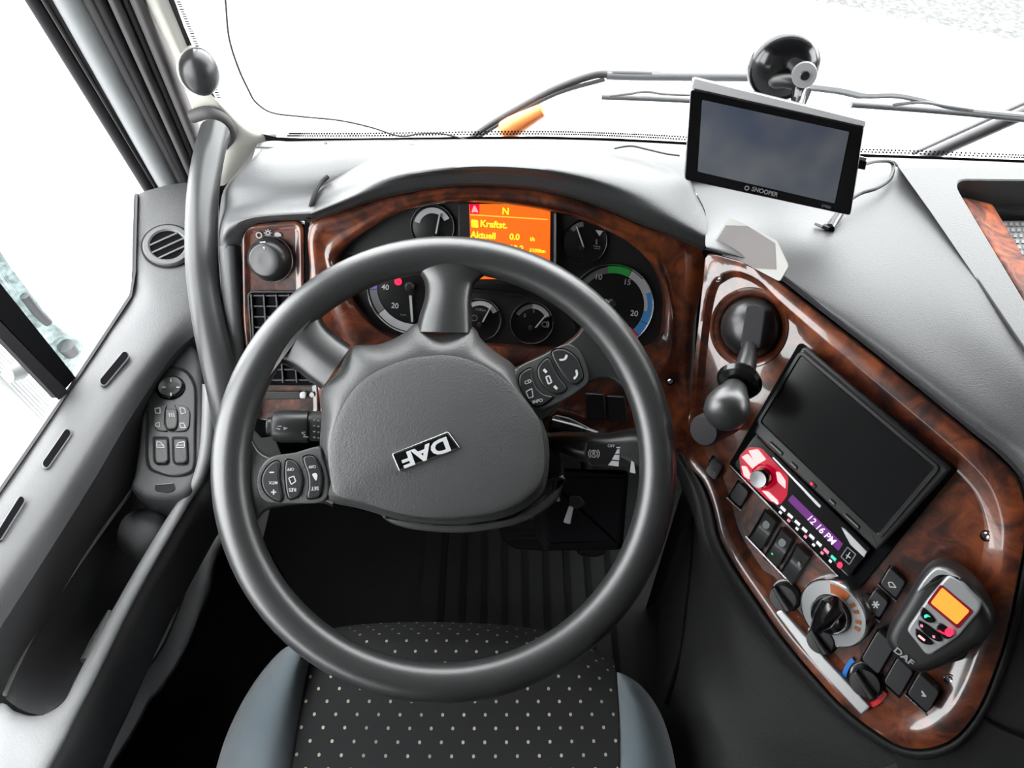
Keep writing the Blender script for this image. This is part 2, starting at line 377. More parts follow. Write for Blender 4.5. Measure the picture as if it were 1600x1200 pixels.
b = MB(); b.box((-.56, -.47, 1.38), .05, 1.0, 1.15); b.box((-.56, .1, 1.71), .05, 1.5, .54); b.build('unseen_wall_left', 'liner', kind='structure')  # unseen; reaches forward and low to keep window light off the console
b = MB(); b.box((.5, .79, 1.73), 2.1, .04, .5); b.build('added_unseen_header', 'liner', kind='structure', label='header panel above the windscreen')  # unseen, added and brought low to hold back light from above
b = MB(); b.box((.5, 1.02, .32), 2.1, .04, .74); b.build('wall_front', 'dark', kind='structure')

# windscreen
b = MB(); xs = [-.395+i*(1.93/24) for i in range(25)]; zs = [.845, 1.0, 1.25, 1.5, 1.75, 1.93]
b.loft([[ws(x, z) for x in xs] for z in zs], False)
wi = b.build('window_1', 'glass', kind='structure')
b = MB()
def strip(b, pts, d):      # band on the glass between pixels rows
    b.loft([[on_ws(u, v, -.002) for u, v in pts], [on_ws(u, v, -.002) for u, v in d]], False)
strip(b, [(262, -30), (287, 40), (316, 108), (338, 156), (366, 190), (396, 206), (430, 214), (470, 216), (560, 216), (700, 214), (850, 213), (960, 216), (1075, 222), (1250, 237), (1420, 243), (1600, 250), (1780, 258)],
      [(244, -26), (272, 44), (300, 118), (322, 166), (350, 196), (386, 215), (428, 222), (470, 224), (560, 222), (700, 220), (850, 220), (960, 223), (1075, 229), (1250, 244), (1420, 250), (1600, 257), (1780, 266)])
b.build('frit_band', 'rubber', wi)
b = MB()
dp = cr([(450, 213.5), (560, 213.5), (700, 211.5), (850, 210.5), (960, 213.5), (1075, 219.5), (1250, 234.5), (1420, 240.5), (1600, 247.5)], 30, False)
for p in dp:
    for k in (0, 1):
        q = rect(p.x+k*2.2, p.y-1.2-k*3.6, 1.5, 0, 0, 1.4); b.loft([[on_ws(u, v, -.002) for u, v in q[:2]], [on_ws(u, v, -.002) for u, v in (q[3], q[2])]], False)
for i in range(46):
    t = i/46; u = 266+t*74; v = -20+t*176
    q = rect(u+3.5, v, 3.2, 0, 0, 1.0); b.loft([[on_ws(u, v, -.002) for u, v in q[:2]], [on_ws(u, v, -.002) for u, v in (q[3], q[2])]], False)
b.build('frit_dots', 'rubber', wi, kind='stuff')

# ---------------- driver's door
door = thing('door_1', 'grey plastic driver door left of the steering wheel', None, (-.52, .4, .05), kind='structure')
def bar(pl, a0, a1, c0, c1, bulge, name, m, parent, ext=2.6, base=0.0, ext0=0.0):
    """bar between two pixel lines on a plane, extended upwards"""
    A0 = V(pl.ab(*a0)); A1 = V(pl.ab(*a1)); B0 = V(pl.ab(*c0)); B1 = V(pl.ab(*c1)); loops = []
    A0x = A1+(A0-A1)*ext; B0x = B1+(B0-B1)*ext; A1 = A1+(A1-A0)*ext0; B1 = B1+(B1-B0)*ext0
    bb = MB()
    for (p, q) in ((A0x, B0x), (A1, B1)):
        L = []
        for k in range(9):
            t = k/8; r = p*(1-t)+q*t; L.append(pl.w(r.x, r.y, base+bulge*math.sin(pi*t)**.6))
        L += [pl.w(q.x, q.y, -.02), pl.w(p.x, p.y, -.02)]
        loops.append(L)
    bb.loft(loops, True, True, True); return bb.build(name, m, parent)
bar(PIL, (38, 0), (214, 282), (64, 0), (236, 282), .006, 'window_seal', 'rubber', door, ext0=.09)
bar(PIL, (64, 0), (236, 285), (72, 0), (240, 285), .004, 'seal_lip', 'seal', door, ext0=.06)
bar(PIL, (74, 0), (241, 288), (82, 0), (246, 288), .0, 'seal_groove', 'rubber', door, ext0=.06)
bar(PIL, (82, 0), (244, 288), (128, 0), (280, 288), .010, 'window_frame', 'frame', door, ext0=.05)
pil = thing('trim_1', 'windscreen pillar with black rubber seals and cream cover', None, (-.45, .9, .78), kind='structure')
bar(PIL, (128, 0), (280, 290), (146, 0), (290, 290), .002, 'frame_edge', 'seal', pil, ext0=.05)
bar(PIL, (146, 0), (288, 290), (168, 0), (300, 285), .006, 'rubber_seal', 'rubber', pil, ext0=.08)
bar(PIL, (168, 0), (300, 290), (190, 0), (314, 285), .010, 'rubber_seal', 'seal', pil, ext0=.08)
bar(PIL, (190, 0), (312, 285), (204, 0), (322, 280), .004, 'rubber_seal', 'rubber', pil, ext0=.08)
bar(PIL, (202, 0), (320, 280), (230, 0), (335, 270), .012, 'rubber_seal', 'seal', pil, ext0=.08)
# cream cover (widens into the grab-handle foot)
b = MB()
g = [[PIL.px(226-30, -60, .004), PIL.px(240-30, -60, .012), PIL.px(260-30, -60, .006)],
     [PIL.px(226, 0, .004), PIL.px(244, 0, .012), PIL.px(263, 0, .006)],
     [PIL.px(262, 75, .004), PIL.px(278, 75, .014), PIL.px(296, 80, .006)],
     [PIL.px(285, 130, .006), PIL.px(305, 125, .018), PIL.px(328, 150, .006)],
     [PIL.px(300, 165, .010), PIL.px(332, 150, .024), PIL.px(350, 188, .008)],
     [PIL.px(316, 215, .010), PIL.px(362, 195, .028), PIL.px(400, 208, .012)],
     [PIL.px(326, 255, .005), PIL.px(360, 250, .026), PIL.px(432, 216, .01)],
     [PIL.px(330, 290, .000), PIL.px(348, 290, .008), PIL.px(372, 282, .005)]]
g[0] = [p+(p-q)*6 for p, q in zip(g[1], g[2])]
b.patch(g, 6, 5); b.build('pillar_cover', 'cream', pil, ang=60)
b = MB(); b.tube(cr([PIL.px(300, 182, .024), PIL.px(326, 176, .03), PIL.px(350, 188, .03), PIL.px(360, 208, .026), PIL.px(350, 226, .02)], 6, False), .0085, 10)
b.build('handle_socket', 'seal', pil)

# grab handle
b = MB(); gp = [(336, 206, .985), (327, 240, .96), (319, 285, .94), (315, 340, .92), (315, 400, .905), (319, 450, .90), (327, 505, .895), (338, 560, .895), (350, 615, .90), (366, 700, .92)]
b.tube(cr([ad(*p) for p in gp], 6, False), .0185, 20)
b.build('grab_handle', mat('handle_grip', (0.034, 0.035, 0.036), 0.36), label='curved grey tubular grab handle rising from the door to the windscreen pillar', cat='handle')
# egg knob on the pillar
kn = thing('pillar_speaker', 'dark grey egg-shaped pod on the cream windscreen pillar above the grab handle', 'speaker', PIL.px(306, 118, .01))
KP = Pl(PIL.px(311, 112, .02), (CAM-PIL.px(311, 112)).normalized()+V((.25, 0, -.35)))
b = MB(); prof = []
for i in range(11):
    t = i/10*pi/2; prof.append((.0225*cos(t)*(1 if i < 10 else .02), .004+.022*sin(t)))
b.lathe(KP, 0, 0, [(.017, -.025), (.0225, -.004)]+prof, 28)
for p in b.v:
    d = p-KP.p; p += KP.y*d.dot(KP.y)*.22
b.build('pod_shell', mat('pod_grey', (0.018, 0.018, 0.019), 0.33), kn)
b = MB(); b.lathe(KP, 0, 0, [(.0235, -.008), (.0245, -.006), (.0235, -.002)], 28)
for p in b.v:
    d = p-KP.p; p += KP.y*d.dot(KP.y)*.22
b.build('pod_base', 'cream', kn)

# door panels
def grid(rows): return [[az(u, v, z) for u, v, z in r] for r in rows]
b = MB()
LED = [[(215, 303, .80), (213, 380, .775), (212, 425, .76), (206, 463, .745), (172, 515, .745), (124, 588, .752), (62, 680, .762), (0, 770, .77), (-130, 960, .79)],
       [(236, 296, .80), (238, 378, .772), (240, 430, .757), (236, 478, .744), (200, 535, .744), (150, 606, .751), (86, 700, .761), (22, 796, .769), (-104, 990, .789)],
       [(282, 286, .795), (290, 375, .765), (296, 430, .748), (290, 480, .735), (250, 540, .736), (188, 625, .744), (118, 736, .752), (50, 840, .76), (-76, 1030, .78)],
       [(340, 284, .78), (345, 372, .75), (350, 440, .73), (335, 496, .715), (275, 550, .712), (212, 640, .716), (142, 758, .725), (74, 866, .735), (-50, 1060, .75)]]
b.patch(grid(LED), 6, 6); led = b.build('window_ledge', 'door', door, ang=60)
b = MB(); e = [az(u, v, z) for u, v, z in LED[0]]; e = cr(e, 6, False)
b.loft([e, [p+V((-.006, 0, -.002)) for p in e], [p+V((-.012, 0, -.03)) for p in e]], False); b.build('belt_seal', 'rubber', door)
b = MB(); b.loft([[az(u-4, v-3, z-.001) for u, v, z in LED[0]], [az(u, v, z+.003) for u, v, z in LED[0]], [az(u+1.5, v+1, z+.001) for u, v, z in LED[0]]], False)
b.build('ledge_edge', 'rubber', door)
# outer skin of door under the glass
b = MB(); b.box((-.56, -.2, .34), .03, 1.4, .68); b.box((-.54, .78, .30), .03, .6, .62); b.build('outer_skin', 'outwhite', door)
# side glass
b = MB(); b.loft([[V((-.545, .03, z)), V((-.545, .87, z))] for z in (.72, 1.9)], False); b.build('window_2', 'glass', kind='structure')
# slots
LP = pl3(az(206, 463, .745), az(62, 680, .762), az(250, 540, .736))
for (p, q), T in (((195, 556), (162, 596)), ((206, 463, .745), (124, 588, .752), (188, 625, .744))), (((105, 677), (72, 725)), ((124, 588, .752), (0, 770, .77), (118, 736, .752))), (((33, 782), (-2, 838)), ((62, 680, .762), (-130, 960, .79), (50, 840, .76))):
    LP = pl3(*[az(*t) for t in T]); LP.p = LP.p+LP.n*.003
    d = V((q[0]-p[0], q[1]-p[1])).normalized(); n = V((-d.y, d.x))*7.0
    ol = []
    for k in range(9): a = pi*k/8; c = V(p)-d*0; ol.append(c+n*cos(a)-d*7*sin(a))
    for k in range(9): a = pi*k/8; ol.append(V(q)-n*cos(a)+d*7*sin(a))
    b = MB(); ab = [LP.ab(x.x, x.y, .003) for x in ol]
    i1 = inset(ab, .0012); i2 = inset(ab, .0022)
    b.loft([[LP.w(x, y, -.004) for x, y in ab], [LP.w(x, y, .003) for x, y in ab], [LP.w(x, y, .0035) for x, y in i1], [LP.w(x, y, .002) for x, y in i2]], True)
    o = b.build('demister_slot', 'door', door)
    b = MB(); b.loft([[LP.w(x, y, .0038) for x, y in i1]], True, False, False); b.f.append(tuple(range(len(i1)))); b.build('slot_opening', 'gap', o)
# round vent
VP = pl3(az(213, 380, .775), az(296, 430, .748), az(282, 300, .795))
b = MB(); a0, b0 = VP.ab(263, 386)
b.lathe(VP, a0, b0, [(.0315, -.006), (.0315, .005), (.030, .0075), (.0245, .0075), (.0225, .0055), (.0225, .003)], 40, cap1=False); vent = b.build('side_vent', 'door', door)
b = MB(); b.lathe(VP, a0, b0, [(.0226, .0035), (.0224, .0042)], 32); b.build('vent_well', 'gap', vent)
b = MB(); b.lathe(VP, a0, b0, [(.034, .0), (.034, .0042), (.0315, .0042)], 40, cap1=False); b.build('vent_shadow_gap', 'rubber', vent)
for k in (-1, 0, 1):
    b = MB(); dx = V((.80, .60)); nn = V((-.6, .8))*(k*.0115-.001); L = math.sqrt(.0224**2-(k*.0115)**2)
    p = V((a0, b0))+nn-dx*L; q = V((a0, b0))+nn+dx*L; w_ = V((-.6, .8))*.0011
    b.slab_ab(VP, [(p-w_)[:], (q-w_)[:], (q+w_)[:], (p+w_)[:]], -.003, .0062); b.build('vent_slat', 'door', vent)
# dark inner wall, well and armrest
b = MB()
b.patch(grid([[(350, 440, .73), (335, 496, .715), (275, 550, .712), (212, 640, .716), (142, 758, .725), (74, 866, .735), (-50, 1060, .75)],
              [(352, 470, .70), (335, 520, .685), (277, 575, .68), (216, 665, .68), (148, 782, .69), (80, 890, .70), (-44, 1090, .72)],
              [(350, 560, .62), (330, 600, .61), (285, 660, .60), (235, 730, .60), (190, 790, .61), (138, 862, .62), (0, 1080, .655)]]), 6, 5)
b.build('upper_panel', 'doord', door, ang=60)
b = MB()
b.patch(grid([[(235, 700, .60), (196, 780, .615), (140, 857, .62), (70, 962, .635), (28, 1039, .645), (6, 1088, .65)],
              [(250, 720, .56), (202, 790, .59), (148, 866, .60), (80, 970, .61), (40, 1044, .625), (14, 1096, .642)],
              [(290, 760, .44), (262, 850, .44), (220, 930, .44), (160, 1010, .46), (110, 1062, .52), (40, 1112, .645)],
              [(330, 760, .46), (275, 850, .48), (232, 930, .50), (170, 1030, .55), (118, 1080, .60), (70, 1118, .647)]]), 6, 5)
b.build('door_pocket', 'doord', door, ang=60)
b = MB(); b.tube(cr([az(u, v, z+.001) for u, v, z in [(222, 740, .61), (196, 780, .616), (140, 857, .622), (70, 962, .637), (28, 1039, .647), (7, 1086, .652)]], 6, False), .0022, 6)
b.build('pocket_rim', 'door', door)
# armrest: bright top strip, outer face
AL = [(316, 600, .705), (313, 690, .69), (300, 745, .672), (276, 785, .656), (231, 857, .645), (180, 945, .642), (124, 1050, .645), (98, 1098, .648), (60, 1117, .65), (25, 1112, .65), (-5, 1100, .652), (-90, 1150, .66)]
AR = [(340, 600, .70), (335, 690, .685), (322, 745, .668), (298, 785, .652), (246, 875, .642), (205, 950, .638), (150, 1062, .642), (122, 1115, .645), (100, 1160, .648), (78, 1200, .65), (40, 1270, .652), (0, 1340, .66)]
b = MB(); g = []
for t, dz in ((0, -.012), (.1, 0), (.5, .003), (.9, 0), (1, -.006)):
    g.append([az(a[0]+(c[0]-a[0])*t, a[1]+(c[1]-a[1])*t, a[2]+(c[2]-a[2])*t+dz) for a, c in zip(AL, AR)])
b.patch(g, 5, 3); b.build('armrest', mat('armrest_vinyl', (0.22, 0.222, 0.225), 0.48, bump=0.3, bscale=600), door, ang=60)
b = MB()
def drop(u, v, z, dx, dz): p = az(u, v, z); return p+V((dx, 0, dz))
b.patch([[az(c[0], c[1], c[2]-.006) for c in AR], [drop(c[0], c[1], c[2], .004, -.02) for c in AR], [drop(c[0], c[1], c[2], .004, -.06) for c in AR], [drop(c[0], c[1], c[2], -.002, -.098) for c in AR], [drop(c[0], c[1], c[2], -.03, -.10) for c in AR]], 5, 4)
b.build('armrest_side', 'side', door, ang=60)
# lower storage shelf with pale inside and its rim
b = MB()
RI = [(352, 775), (341, 800), (312, 850), (303, 873), (295, 905), (258, 1000), (220, 1055), (203, 1066), (178, 1110), (133, 1200), (90, 1290)]
RO = [(374, 790), (365, 815), (338, 862), (329, 890), (321, 925), (286, 1015), (248, 1075), (232, 1092), (208, 1138), (170, 1200), (130, 1290)]
b.patch([[az(u, v, .44) for u, v in RI], [az(u+4, v+2, .45) for u, v in RI], [az(u, v, .45) for u, v in RO], [az(u+4, v+2, .40) for u, v in RO], [az(u+8, v+4, .20) for u, v in RO]], 5, 3)
b.build('shelf_rim', 'door', door, ang=60)
b = MB(); b.tube(cr([az(u+1, v, .451) for u, v in RI], 5, False), .0016, 6); b.build('rim_bead', 'pod', door)
b = MB()
b.patch([[az(u-50, v-10, .40) for u, v in RI[2:8]], [az(u-14, v-4, .405) for u, v in RI[2:8]], [az(u-3, v, .425) for u, v in RI[2:8]], [az(u+1, v, .442) for u, v in RI[2:8]]], 5, 3)
b.build('shelf_floor', mat('pale_shelf', (0.8, 0.8, 0.78), 0.6), door)
b = MB(); p0 = [az(u+6, v+4, .40) for u, v in RO]
b.patch([p0, [V((p.x+.01, p.y, .2)) for p in p0], [V((p.x+.015, p.y, .0)) for p in p0]], 5, 4); b.build('lower_panel', 'fabric', door, ang=60)
# small pale shape at the pocket mouth
b = MB(); b.tube([az(134, 1034, .60), az(150, 1005, .595), az(172, 955, .59)], [.0065, .0075, .003], 10); b.build('pocket_divider', 'door', door)

# switch pod
PD = pl3(az(262, 545, .70), az(300, 735, .672), az(215, 735, .677))
b = MB(); pod_out = cr([(262, 531), (235, 550), (224, 575), (220, 640), (214, 700), (208, 738), (203, 762), (224, 776), (262, 778), (292, 770), (308, 748), (318, 715), (321, 680), (318, 610), (313, 560), (295, 534)], 5)
b.slab(PD, pod_out, -.08, .0, .009, 5); b.build('switch_pod', 'doord', door, ang=60)
b = MB(); po = cr([(231, 612), (236, 592), (250, 580), (270, 575), (290, 580), (302, 596), (306, 618), (305, 680), (304, 724), (296, 739), (272, 743), (248, 738), (231, 726), (229, 680)], 5)
b.slab(PD, po, .0, .003, .0025, 3); sp = b.build('switch_plate', 'btn', door)
b = MB(); b.slab(PD, [(p.x+(p.x-268)*.05, p.y+(p.y-660)*.025) for p in po], -.001, .0008); b.build('plate_gap', 'rubber', door)
a, c = PD.ab(267, 606, .004); dpx = (PD.px(267, 606)-CAM).dot(DR)/F
b = MB(); b.lathe(PD, a, c, [(21*dpx, .003), (21*dpx, .005), (19.5*dpx, .0065), (19*dpx, .004)], 32, cap1=False); b.build('mirror_knob_ring', 'blackg', sp)
b = MB(); b.lathe(PD, a, c, [(18.5*dpx, .003), (18.5*dpx, .007), (17*dpx, .0085), (10*dpx, .0075), (3*dpx, .0065)], 32); mk = b.build('mirror_knob', 'btn', sp)
mark_k = []
for k in range(4):
    A = pi/2*k; ux, uy = cos(A), sin(A); mark_k.append(line(267+ux*8.5, 605-uy*8.5, 267+ux*13.5, 605-uy*13.5, 2.2))
mark(PD, mark_k, .0095, 'white', sp, 'pointer_marks')
for (pts, hh) in ((rp([(240, 633), (262, 631), (257, 640), (256, 664), (263, 674), (244, 672), (239, 662)], 5), .005), (rp([(270, 631), (291, 634), (297, 642), (296, 665), (291, 673), (271, 674), (278, 664), (277, 640)], 5), .005)):
    b = MB(); b.slab(PD, pts, .002, hh, .001, 2); b.build('mirror_selector', 'btn', door)
b = MB(); b.slab(PD, rp([(257, 638), (277, 638), (278, 660), (275, 670), (260, 670), (257, 662)], 5), .002, .008, .0018, 3); hb = b.build('mirror_heater_button', 'btn', door)
mark(PD, [line(264+k*3.4, 645, 265.5+k*3.4, 652, 1.6) for k in range(3)], .0086, 'white', hb)
def frame_lines(pts, w): return [line(*pts[i], *pts[(i+1) % len(pts)], w) for i in range(len(pts))]
mark(PD, frame_lines([(242, 638), (250, 637), (250, 646), (243, 645)], 1.4)+frame_lines([(242, 665), (249, 667), (249, 660), (244, 661)], 1.4)+frame_lines([(281, 637), (288, 638), (290, 645), (283, 647)], 1.4)+frame_lines([(281, 661), (287, 661), (290, 668), (282, 668)], 1.4), .0056, 'white', sp, 'mirror_symbols')
for s_ in (0, 1):
    u0 = 238+s_*30
    b = MB(); b.slab(PD, rp([(u0, 682), (u0+26, 682), (u0+27, 720), (u0+23, 726), (u0+5, 726), (u0+1, 720)], 4), .001, .0035); b.build('button_surround', 'rubber', door)
    b = MB(); b.slab(PD, rp([(u0+2, 685), (u0+24, 685), (u0+25, 719), (u0+21, 723), (u0+6, 723), (u0+3, 719)], 4), .002, .0075, .002, 3); wb = b.build('window_button', 'btn', door)
    x0 = u0+7
    if s_ == 0: P = [(x0, 690), (x0+6, 691), (x0+12, 699), (x0, 699)]
    else: P = [(x0, 699), (x0+3, 692), (x0+13, 690), (x0+13, 699)]
    mark(PD, frame_lines(P, 1.5)+[line(x0+2, 695.5, x0+11, 695.5, 1.2)], .0081, 'white', wb)
# handle bowl
b = MB(); HP = Pl(az(222, 828, .622), (0.15, -.25, 1)); a, c = HP.ab(222, 828)
b.lathe(HP, a, c, [(.033, -.06), (.031, -.01), (.026, .004), (.018, .011), (.008, .014)], 32); b.build('door_release', 'door', door, ang=60)
b = MB(); b.slab(PD, rp([(243, 756), (271, 754), (274, 765), (262, 770), (241, 766)], 4), .0, .0012); b.build('release_recess', 'rubber', door)
b = MB(); b.slab(PD, line(244, 757, 270, 755, 1.6), .0, .002); b.build('recess_lip', 'door', door)

# rear edge bar of the side window
b = MB()
BP = Pl(V((-.535, .6, .9)), (1, 0, 0))
for (A, B_, C_, D_, h, nm, mm) in (((0, 440), (0, 505), (120, 590), (96, 616), .012, 'window_post', 'gap'),):
    pa = [BP.ab(u, v, h) for u, v in (A, B_)]; pb = [BP.ab(u, v, h) for u, v in (C_, D_)]
    top = [tuple(V(p)+(V(p)-V(q))*7 for p, q in zip(pa, pb))]
    t0, t1 = top[0]
    t1 = V(pa[1])+(V(pa[1])-V(pb[1]))*7; b.slab_ab(BP, [tuple(t0), pb[0], pb[1], tuple(t1)], .006, h, .002, 2); b.build(nm, mm, door)
b = MB()
h = .016
pa = [BP.ab(u, v, h) for u, v in ((0, 505), (0, 524))]; pb = [BP.ab(u, v, h) for u, v in ((104, 612), (92, 622))]
b.slab_ab(BP, [tuple(V(pa[0])+(V(pa[0])-V(pb[0]))*7), pb[0], pb[1], tuple(V(pa[1])+(V(pa[1])-V(pb[1]))*7)], .008, h, .002, 2); b.build('post_channel', 'rubber', door)

# ============================================================ DASHBOARD
dash = thing('dashboard', 'grey moulded dashboard between the windscreen and the steering wheel', 'dashboard', (.3, .85, .3))
b = MB()
g = [[az(402, 226, .86), az(412, 222, .872), az(430, 220, .88), az(470, 222, .883), az(540, 222, .884), az(650, 222, .872)],
     [az(376, 262, .85), az(386, 258, .89), az(402, 250, .905), az(450, 242, .913), az(530, 238, .912), az(620, 236, .885)],
     [az(350, 296, .84), az(358, 294, .885), az(372, 290, .903), az(430, 280, .915), az(505, 274, .916), az(560, 266, .905)],
     [az(343, 335, .82), az(350, 330, .865), az(364, 326, .888), az(420, 318, .903), az(490, 312, .905), az(515, 308, .895)],
     [CL.px(342, 372, -.03), CL.px(347, 362, .010), CL.px(362, 349, .020), CL.px(402, 337, .022), CL.px(486, 331, .020), CL.px(496, 330, .01)],
     [CL.px(342, 395, -.03), CL.px(348, 385, .010), CL.px(368, 366, .014), CL.px(402, 345, .012), CL.px(484, 340, .010), CL.px(492, 339, .004)],
     [CL.px(342, 412, -.03), CL.px(347, 402, .010), CL.px(373, 384, .002), CL.px(404, 350, -.004), CL.px(483, 345, -.004), CL.px(490, 344, -.008)]]
b.patch(g, 6, 5); b.build('left_pad', 'dash', dash, ang=60)
b = MB()
g = []
for v in (384, 430, 480, 560, 660):
    k = (v-396)*.06; g.append([CL.px(342+k, v, -.06), CL.px(343+k, v, -.005), CL.px(346+k, v, .009), CL.px(356+k, v, .013), CL.px(366+k, v, .010), CL.px(372+k, v, .002), CL.px(377+k, v, -.006)])
b.patch(g, 5, 5)
b.patch([[p[0] for p in g], [p[0]+V((.0, .05, -.02)) for p in g], [p[0]+V((.0, .25, -.05)) for p in g]], 4, 3)
b.build('left_side_pad', 'dash', dash, ang=60)
b = MB(); b.box((-.42, .95, .65), .17, .02, .30); b.build('corner_filler', 'gap', dash)
# seam piece under the windscreen
b = MB()
b.patch([[az(u, v+.5, .858) for u, v in ((404, 222), (470, 220), (600, 218), (750, 217), (900, 218), (1075, 226), (1250, 241), (1420, 247), (1600, 254), (1780, 262))],
         [az(u, v, .868) for u, v in ((400, 229), (470, 228), (600, 225), (750, 224), (900, 225), (1075, 233), (1250, 248), (1420, 253), (1600, 260), (1780, 268))],
         [az(u, v, .89) for u, v in ((398, 236), (470, 236), (600, 234), (750, 233), (900, 234), (1075, 242), (1250, 256), (1400, 262), (1600, 270), (1780, 280))],
         [az(u, v, .893) for u, v in ((390, 260), (470, 262), (600, 262), (750, 262), (900, 262), (1075, 275), (1250, 285), (1400, 290), (1600, 290), (1780, 300))]], 5, 4)
b.build('windscreen_ledge', 'dash', dash, ang=60)
b = MB(); b.loft([[az(u, v, .8935) for u, v in ((400, 229), (440, 230), (500, 231), (560, 232.5))], [az(u, v, .8935) for u, v in ((398, 232), (440, 233), (500, 233.5), (560, 233))]], False); b.build('seam_line', 'rubber', dash)
b = MB(); a, c = 509, 224; q = Pl(az(a, c, .892), (0, -.1, 1)); b.lathe(q, 0, 0, [(.0022, 0), (.002, .001)], 10); b.build('sensor_dot', 'dashd', dash)
# hood over the instruments
b = MB()
hood = [[CL.px(*p, -.004) for p in ((488, 350), (540, 331), (610, 309), (690, 295), (765, 292), (850, 301), (930, 323), (1010, 357), (1098, 394))],
        [CL.px(*p, .012) for p in ((486, 345), (539, 326), (608, 304), (688, 290), (765, 287), (851, 296), (932, 318), (1012, 352), (1100, 388))],
        [CL.px(*p, .018) for p in ((485, 340), (538, 320), (606, 298), (687, 284), (765, 281), (852, 290), (934, 311), (1014, 345), (1102, 383))],
        [CL.px(*p, .024) for p in ((485, 333), (539, 312), (606, 288), (688, 274), (765, 270), (854, 278), (938, 298), (1022, 330), (1104, 370))],
        [az(486, 325, .908), az(543, 300, .925), az(610, 276, .948), az(690, 264, .962), az(765, 260, .966), az(856, 266, .962), az(944, 283, .945), az(1034, 312, .922), az(1104, 352, .896)],
        [az(489, 314, .910), az(550, 282, .925), az(618, 259, .942), az(697, 249, .953), az(768, 246, .956), az(860, 250, .953), az(952, 262, .94), az(1048, 288, .918), az(1102, 335, .894)],
        [az(497, 296, .912), az(562, 262, .915), az(630, 245, .92), az(705, 238, .925), az(772, 236, .925), az(866, 237, .925), az(962, 247, .918), az(1062, 274, .906), az(1093, 315, .892)],
        [az(508, 280, .90), az(572, 248, .895), az(640, 236, .895), az(710, 232, .895), az(775, 231, .895), az(870, 232, .895), az(970, 242, .893), az(1068, 272, .885), az(1090, 312, .87)]]
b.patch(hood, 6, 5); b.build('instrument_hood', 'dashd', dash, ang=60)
b = MB(); b.tube(cr([CL.px(482, 345, .012), az(484, 334, .902), az(487, 318, .911), az(494, 298, .916), az(502, 285, .917), az(512, 276, .918)], 5, False), .0028, 8); b.build('pad_seam', 'rubber', dash)
b = MB(); b.loft([[az(u, v, .955) for u, v in ((1030, 272), (1045, 277))], [az(u, v, .955) for u, v in ((1028, 276), (1043, 281))]], False); 
# right pad
b = MB()
EDG = [(1100, 390), (1140, 400), (1175, 412), (1213, 434), (1283, 488), (1350, 540), (1425, 600), (1500, 662), (1565, 715), (1606, 765), (1625, 830)]
g = [[CN.px(u, v, -.012) for u, v in EDG], [CN.px(u+3, v-3, .006) for u, v in EDG],
     [az(1102, 378, .905), az(1150, 384, .913), az(1190, 398, .917), az(1232, 424, .920), az(1302, 476, .921), az(1370, 528, .919), az(1446, 588, .916), az(1522, 648, .912), az(1590, 700, .908), az(1636, 750, .905), az(1670, 800, .9)],
     [az(1103, 352, .888), az(1165, 355, .903), az(1215, 362, .914), az(1265, 385, .922), az(1340, 435, .925), az(1412, 488, .925), az(1490, 548, .924), az(1562, 612, .922), az(1630, 668, .92), az(1690, 730, .918), az(1740, 800, .91)],
     [az(1098, 320, .885), az(1170, 315, .892), az(1240, 318, .90), az(1310, 335, .912), az(1380, 375, .922), az(1440, 425, .927), az(1512, 500, .93), az(1580, 570, .93), az(1640, 632, .93), az(1720, 720, .93), az(1780, 800, .92)],
     [az(1062, 262, .885), az(1150, 262, .888), az(1240, 262, .893), az(1335, 258, .902), az(1404, 262, .915), az(1455, 332, .925), az(1530, 442, .9315), az(1602, 548, .933), az(1660, 625, .933), az(1740, 715, .933), az(1810, 800, .925)]]
b.patch(g, 6, 5); b.build('right_pad', 'dash', dash, ang=60)
b = MB(); b.tube(cr([CN.px(u+5, v-5, .008) for u, v in EDG[2:]], 5, False), .0022, 8); b.build('pad_edge_groove', 'rubber', dash)
b = MB(); b.tube(cr([az(1392, 252, .908), az(1404, 262, .908), az(1455, 332, .920), az(1530, 442, .931), az(1602, 548, .935), az(1660, 625, .936)], 5, False), .0016, 8); b.build('panel_joint', 'rubber', dash)
# right top with tray opening
TP = Pl((.5, .7, .932), (0, 0, 1))
out = [TP.ab(*p) for p in ((1404, 261), (1455, 332), (1530, 442), (1602, 548), (1660, 625), (1740, 715), (1900, 900), (2300, 800), (2100, 275), (1780, 268), (1600, 262))]
hole_px = rp([(1484, 279), (1900, 283), (2000, 700), (1780, 730), (1600, 474)], 26, 6)
hole = [TP.ab(*p) for p in hole_px]
b = MB(); b.plate(TP, out, [hole], 0.0)
b.loft([[TP.w(*p, 0) for p in out[-4:]+out[:1]], [az(2300, 796, .88), az(2100, 268, .88), az(1780, 264, .88), az(1600, 258, .88), az(1402, 257, .88)]], False)
b.build('right_top', 'dash', dash, ang=30)
h1 = inset(hole, .002); h2 = inset(hole, .010)
b = MB(); b.loft([[TP.w(*p, 0) for p in hole], [TP.w(*p, -.001) for p in h1], [TP.w(*p, -.035) for p in h1], [TP.w(*p, -.036) for p in h2], [TP.w(*p, -.055) for p in h2]], True, False, True)
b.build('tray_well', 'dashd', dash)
TP2 = Pl((.5, .7, .918), (0.25, 0, 1))
b = MB(); b.slab(TP2, rp([(1503, 306), (1552, 318), (1680, 530), (1790, 740), (1690, 600), (1600, 463)], 6), -.03, .0, .003, 3); b.build('tray_wood_strip', 'wood2', dash)
TP3 = Pl((.5, .7, .885), (0, 0, 1))
b = MB(); b.slab(TP3, [(1555, 345), (1600, 345), (1760, 345), (1800, 640)], -.02, 0); gm = b.build('tray_mesh', 'outgrey', dash)
b = MB()
